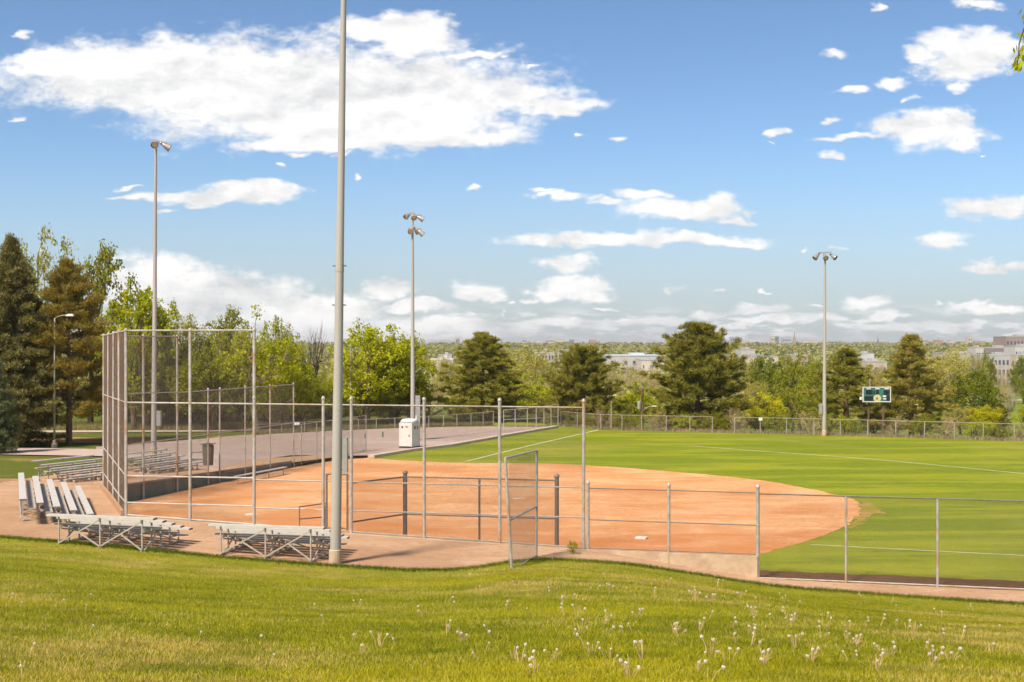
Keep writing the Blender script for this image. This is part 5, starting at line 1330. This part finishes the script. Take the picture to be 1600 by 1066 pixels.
# ------------------------------------------------------------------ turf, weeds, dandelions
rg = np.random.default_rng(3)
def blades(name, X, Y, zf, h, wd, m, label, cat, leanf=.5):
    n = len(X); z = np.array([zf(a, b) for a, b in zip(X, Y)]); a = rg.uniform(0, 6.283, n); hh = h * rg.uniform(.5, 1.3, n); ww = wd * rg.uniform(.7, 1.3, n)
    d = np.stack([np.cos(a), np.sin(a)], 1); ln = rg.normal(0, leanf, (n, 2)) * hh[:, None]
    v = np.zeros((n, 3, 3), np.float32)
    v[:, 0, :2] = np.stack([X, Y], 1) - d * ww[:, None]; v[:, 1, :2] = np.stack([X, Y], 1) + d * ww[:, None]; v[:, 0, 2] = v[:, 1, 2] = z - .01
    v[:, 2, :2] = np.stack([X, Y], 1) + ln; v[:, 2, 2] = z + hh
    return tag(link(name, np_mesh(name, v.reshape(-1, 3), np.arange(n * 3).reshape(-1, 3)), m), label, cat, kind='stuff')
def blade_mat(name, c1, c2, dry, patch):
    m = bpy.data.materials.new(name); m.use_nodes = True; t = m.node_tree; t.nodes.remove(t.nodes['Principled BSDF']); out = t.nodes['Material Output']
    g = N(t, 'ShaderNodeNewGeometry'); P_ = g.outputs['Position']; rnd = g.outputs['Random Per Island']
    col = MIXC(t, rnd, c1, c2)
    f2 = NOISE(t, P_, 2.2, 5, .6); f3 = NOISE(t, P_, .16, 5, .6, .4)
    f = SMOOTH(t, M(t, 'ADD', M(t, 'MULTIPLY', f3, .75), M(t, 'MULTIPLY', f2, .25)), patch, patch + .15)
    wn = N(t, 'ShaderNodeTexWhiteNoise'); wn.noise_dimensions = '1D'; LK(t, M(t, 'MULTIPLY', rnd, 913.7), wn.inputs['W'])
    pick = M(t, 'LESS_THAN', wn.outputs[0], M(t, 'ADD', .07, M(t, 'MULTIPLY', f, .62)))
    col = MIXC(t, pick, col, dry)
    f6 = NOISE(t, VM(t, 'MULTIPLY', P_, (.7, 1.0, 1.0)), .9, 4, .6); f7 = NOISE(t, VM(t, 'MULTIPLY', P_, (.35, 1.0, 1.0)), .28, 4, .6)
    col = MIXC(t, M(t, 'MULTIPLY', SMOOTH(t, f6, .42, .66), .6), col, (c1[0] * .62, c1[1] * .78, c1[2]))
    col = MIXC(t, M(t, 'MULTIPLY', SMOOTH(t, f7, .5, .66), .55), col, (c2[0] * 1.2, c2[1] * 1.1, c2[2]))
    df = N(t, 'ShaderNodeBsdfDiffuse'); LK(t, col, df.inputs[0]); tr = N(t, 'ShaderNodeBsdfTranslucent'); LK(t, col, tr.inputs[0])
    mx = N(t, 'ShaderNodeMixShader'); mx.inputs[0].default_value = .4; LK(t, df.outputs[0], mx.inputs[1]); LK(t, tr.outputs[0], mx.inputs[2]); LK(t, mx.outputs[0], out.inputs[0])
    return m
MT['blade'] = blade_mat('slope_grass_blade', (.19, .205, .008), (.50, .455, .026), (.66, .49, .16), .46)
n = 620000
Yg = 9.0 + (43.4 - 9.0) * rg.random(n) ** 1.35
Xg = rg.uniform(-.47, .47, n) * (Yg + 3)
tv_ = np.array([toe(x) for x in np.linspace(-25, 25, 501)])
ok = Yg < np.interp(Xg, np.linspace(-25, 25, 501), tv_) + rg.normal(.05, .10, n)
Xg, Yg = Xg[ok], Yg[ok]
HXs = np.linspace(-24, 24, 241); HYs = np.linspace(8, 46, 191)
HG = np.array([[hill(x, y) for y in HYs] for x in HXs])
def hill_fast(x, y):
    i = min(239, max(0, int((x + 24) / .2))); j = min(189, max(0, int((y - 8) / .2))); fx = (x + 24) / .2 - i; fy = (y - 8) / .2 - j
    return (HG[i, j] * (1 - fx) * (1 - fy) + HG[i + 1, j] * fx * (1 - fy) + HG[i, j + 1] * (1 - fx) * fy + HG[i + 1, j + 1] * fx * fy)
blades('slope_grass', Xg, Yg, hill_fast, .050, .0065, MT['blade'], 'mown grass blades covering the near slope', 'grass')
# longer fringe where the slope meets the path
n = 26000; Xe = rg.uniform(-21, 21, n); Ye = np.interp(Xe, np.linspace(-25, 25, 501), tv_) - np.abs(rg.normal(0, .28, n)) + .12
blades('grass_fringe', Xe, Ye, hill_fast, .11, .008, blade_mat('fringe_grass_blade', (.07, .12, .008), (.17, .22, .015), (.30, .25, .07), .62), 'longer grass fringe along the bottom of the slope', 'grass')
# dry weeds at the foot of the outfield and lot fences
wx = []; wy = []
for a, b in zip(op, op[1:]):
    k = 330; s = rg.random(k); q = np.array([[a.x, a.y]]) * (1 - s)[:, None] + np.array([[b.x, b.y]]) * s[:, None]; q[:, 1] += rg.normal(.35, .35, k); wx.append(q[:, 0]); wy.append(q[:, 1])
MT['dry'] = blade_mat('dry_weed_blade', (.42, .30, .16), (.58, .44, .26), (.20, .22, .04), .56)
blades('dry_weeds', np.concatenate(wx), np.concatenate(wy), lambda x, y: 0.0, .34, .022, MT['dry'], 'dry straw-coloured weeds along the outfield fence', 'weeds', .35)
wx = []; wy = []
for a, b in zip(lq, lq[1:]):
    k = 420; s = rg.random(k); wx.append(a.x + (b.x - a.x) * s); wy.append(a.y + (b.y - a.y) * s + np.abs(rg.normal(.6, .9, k)))
n = 9000; u = rg.uniform(-.40, -.16, n); Yq = rg.uniform(121, 129, n); wx.append(u * Yq); wy.append(Yq)
blades('dry_weeds', np.concatenate(wx), np.concatenate(wy), lambda x, y: T(x, y), .42, .03, blade_mat('olive_weed_blade', (.30, .27, .10), (.44, .36, .17), (.20, .24, .03), .5), 'tall dry grass behind the parking lot', 'weeds', .35)

# dandelions gone to seed
MT['stalk'] = mat('dandelion_stalk', (.58, .41, .20), (.48, .33, .14), 6, .7)
MT['puff'] = mat('dandelion_seed_head', (.78, .72, .63), (.66, .58, .49), 8, .9)
def puff_mesh(seed):
    rg2 = np.random.default_rng(seed); bm = bmesh.new(); bmesh.ops.create_icosphere(bm, subdivisions=1, radius=.014)
    vs = [v.co.copy() for v in bm.verts]; bm.free(); mb = MB()
    d = unit(rg2, 46)
    for q in d:
        q = Vector(q); s = q.orthogonal().normalized() * .0055; t = q.cross(s).normalized() * .0055; p = q * .021
        mb.add([tuple(p - s), tuple(p + t), tuple(p + s), tuple(p - t)], [(0, 1, 2, 3)]); mb.add([(0, 0, 0), tuple(p + s * .25), tuple(p - s * .25)], [(0, 1, 2)])
    me = mb.mesh('seed_head'); me.materials.append(MT['puff']); return me
PUFF = [puff_mesh(s) for s in (1, 2, 3)]
CL = []
for s in range(9):
    rg2 = np.random.default_rng(100 + s); mb = MB(); heads = []
    for k in range([2, 4, 6, 9, 3, 7, 12, 1, 5][s]):
        a = rg2.uniform(0, 6.28); b0 = Vector((math.cos(a), math.sin(a), 0)) * rg2.uniform(0, .05); t = rg2.uniform(.02, .95)
        e = b0 + Vector((math.cos(a) * t, math.sin(a) * t, 1)).normalized() * rg2.uniform(.10, .22)
        mb.path([b0 - Vector((0, 0, .03)), b0.lerp(e, .5) + Vector((0, 0, .02)), e], [.0042, .0036, .003], 4)
        if len(heads) < [1, 2, 2, 2, 1, 2, 3, 1, 1][s] and rg2.random() < .85: heads.append(e)
    me = mb.mesh('stalks'); me.materials.append(MT['stalk']); CL.append((me, heads))
def dandelion(px, py, k, group=True, scale=1.0):
    p = HY(px, py)
    if p.y > toe(p.x) - .4: return
    me, heads = CL[k]
    o = bpy.data.objects.new('dandelion_clump', me); COL.objects.link(o); o.location = p; o.rotation_euler.z = random.uniform(0, 6.28); o.scale = (scale,) * 3
    tag(o, 'dandelion clump gone to seed on the near grass slope', 'dandelion', 'dandelion clumps on the slope')
    for i, h in enumerate(heads):
        c = bpy.data.objects.new('seed_head', PUFF[i % 3]); COL.objects.link(c); c.parent = o; c.location = h
rd = random.Random(42)
HAND = [(697, 990, 3), (725, 1003, 6), (663, 966, 1), (618, 1010, 4), (880, 945, 5), (905, 966, 3), (950, 975, 3), (995, 965, 6), (920, 1012, 0), (880, 962, 1), (983, 1058, 6), (1055, 990, 6), (1090, 988, 3), (1180, 963, 3), (1235, 975, 6), (1170, 1010, 1), (1110, 1020, 5), (1140, 1035, 8), (1190, 1040, 6), (1265, 1035, 6), (1180, 1015, 4), (1245, 1015, 3), (1292, 980, 2), (1340, 1010, 6), (1387, 1025, 1), (1370, 1050, 3), (1005, 1030, 3), (1085, 1050, 0), (1106, 1064, 0), (1330, 985, 8), (1370, 980, 1), (1110, 940, 6), (1085, 940, 3), (1160, 935, 3), (955, 922, 6), (775, 1000, 0), (800, 1030, 8), (835, 1052, 1), (545, 1005, 4), (1430, 990, 3), (1500, 1000, 1), (1470, 965, 2), (1560, 985, 4), (1520, 955, 1), (1550, 1020, 8), (1460, 1040, 3), (560, 1025, 8), (38, 1060, 4), (590, 1012, 3)]
for x, y, k in HAND: dandelion(x + rd.uniform(-3, 3), y, k, scale=rd.uniform(.9, 1.15))
for _ in range(95):
    x = rd.triangular(520, 1640, 1180); y = 900 + 160 * rd.random() ** 1.3
    dandelion(x, y, rd.choice([0, 0, 1, 1, 2, 4, 4, 5, 7, 7, 8]), scale=rd.uniform(.7, 1.05))
for _ in range(14): dandelion(rd.uniform(10, 520), rd.uniform(880, 1060), rd.choice([0, 7, 7]), scale=rd.uniform(.7, 1))

# ------------------------------------------------------------------ air
hz_m = bpy.data.materials.new('thin_haze'); hz_m.use_nodes = True; t = hz_m.node_tree; t.nodes.remove(t.nodes['Principled BSDF'])
pv = N(t, 'ShaderNodeVolumePrincipled'); pv.inputs['Color'].default_value = (1, .98, .96, 1); pv.inputs['Density'].default_value = .00009; pv.inputs['Anisotropy'].default_value = .2
LK(t, pv.outputs[0], t.nodes['Material Output'].inputs['Volume'])
mb = MB(); mb.box((0, 3950, 18), (24000, 8200, 80)); tag(mb.build('haze', hz_m), 'thin bright haze softening the far trees and skyline', 'haze', kind='stuff')
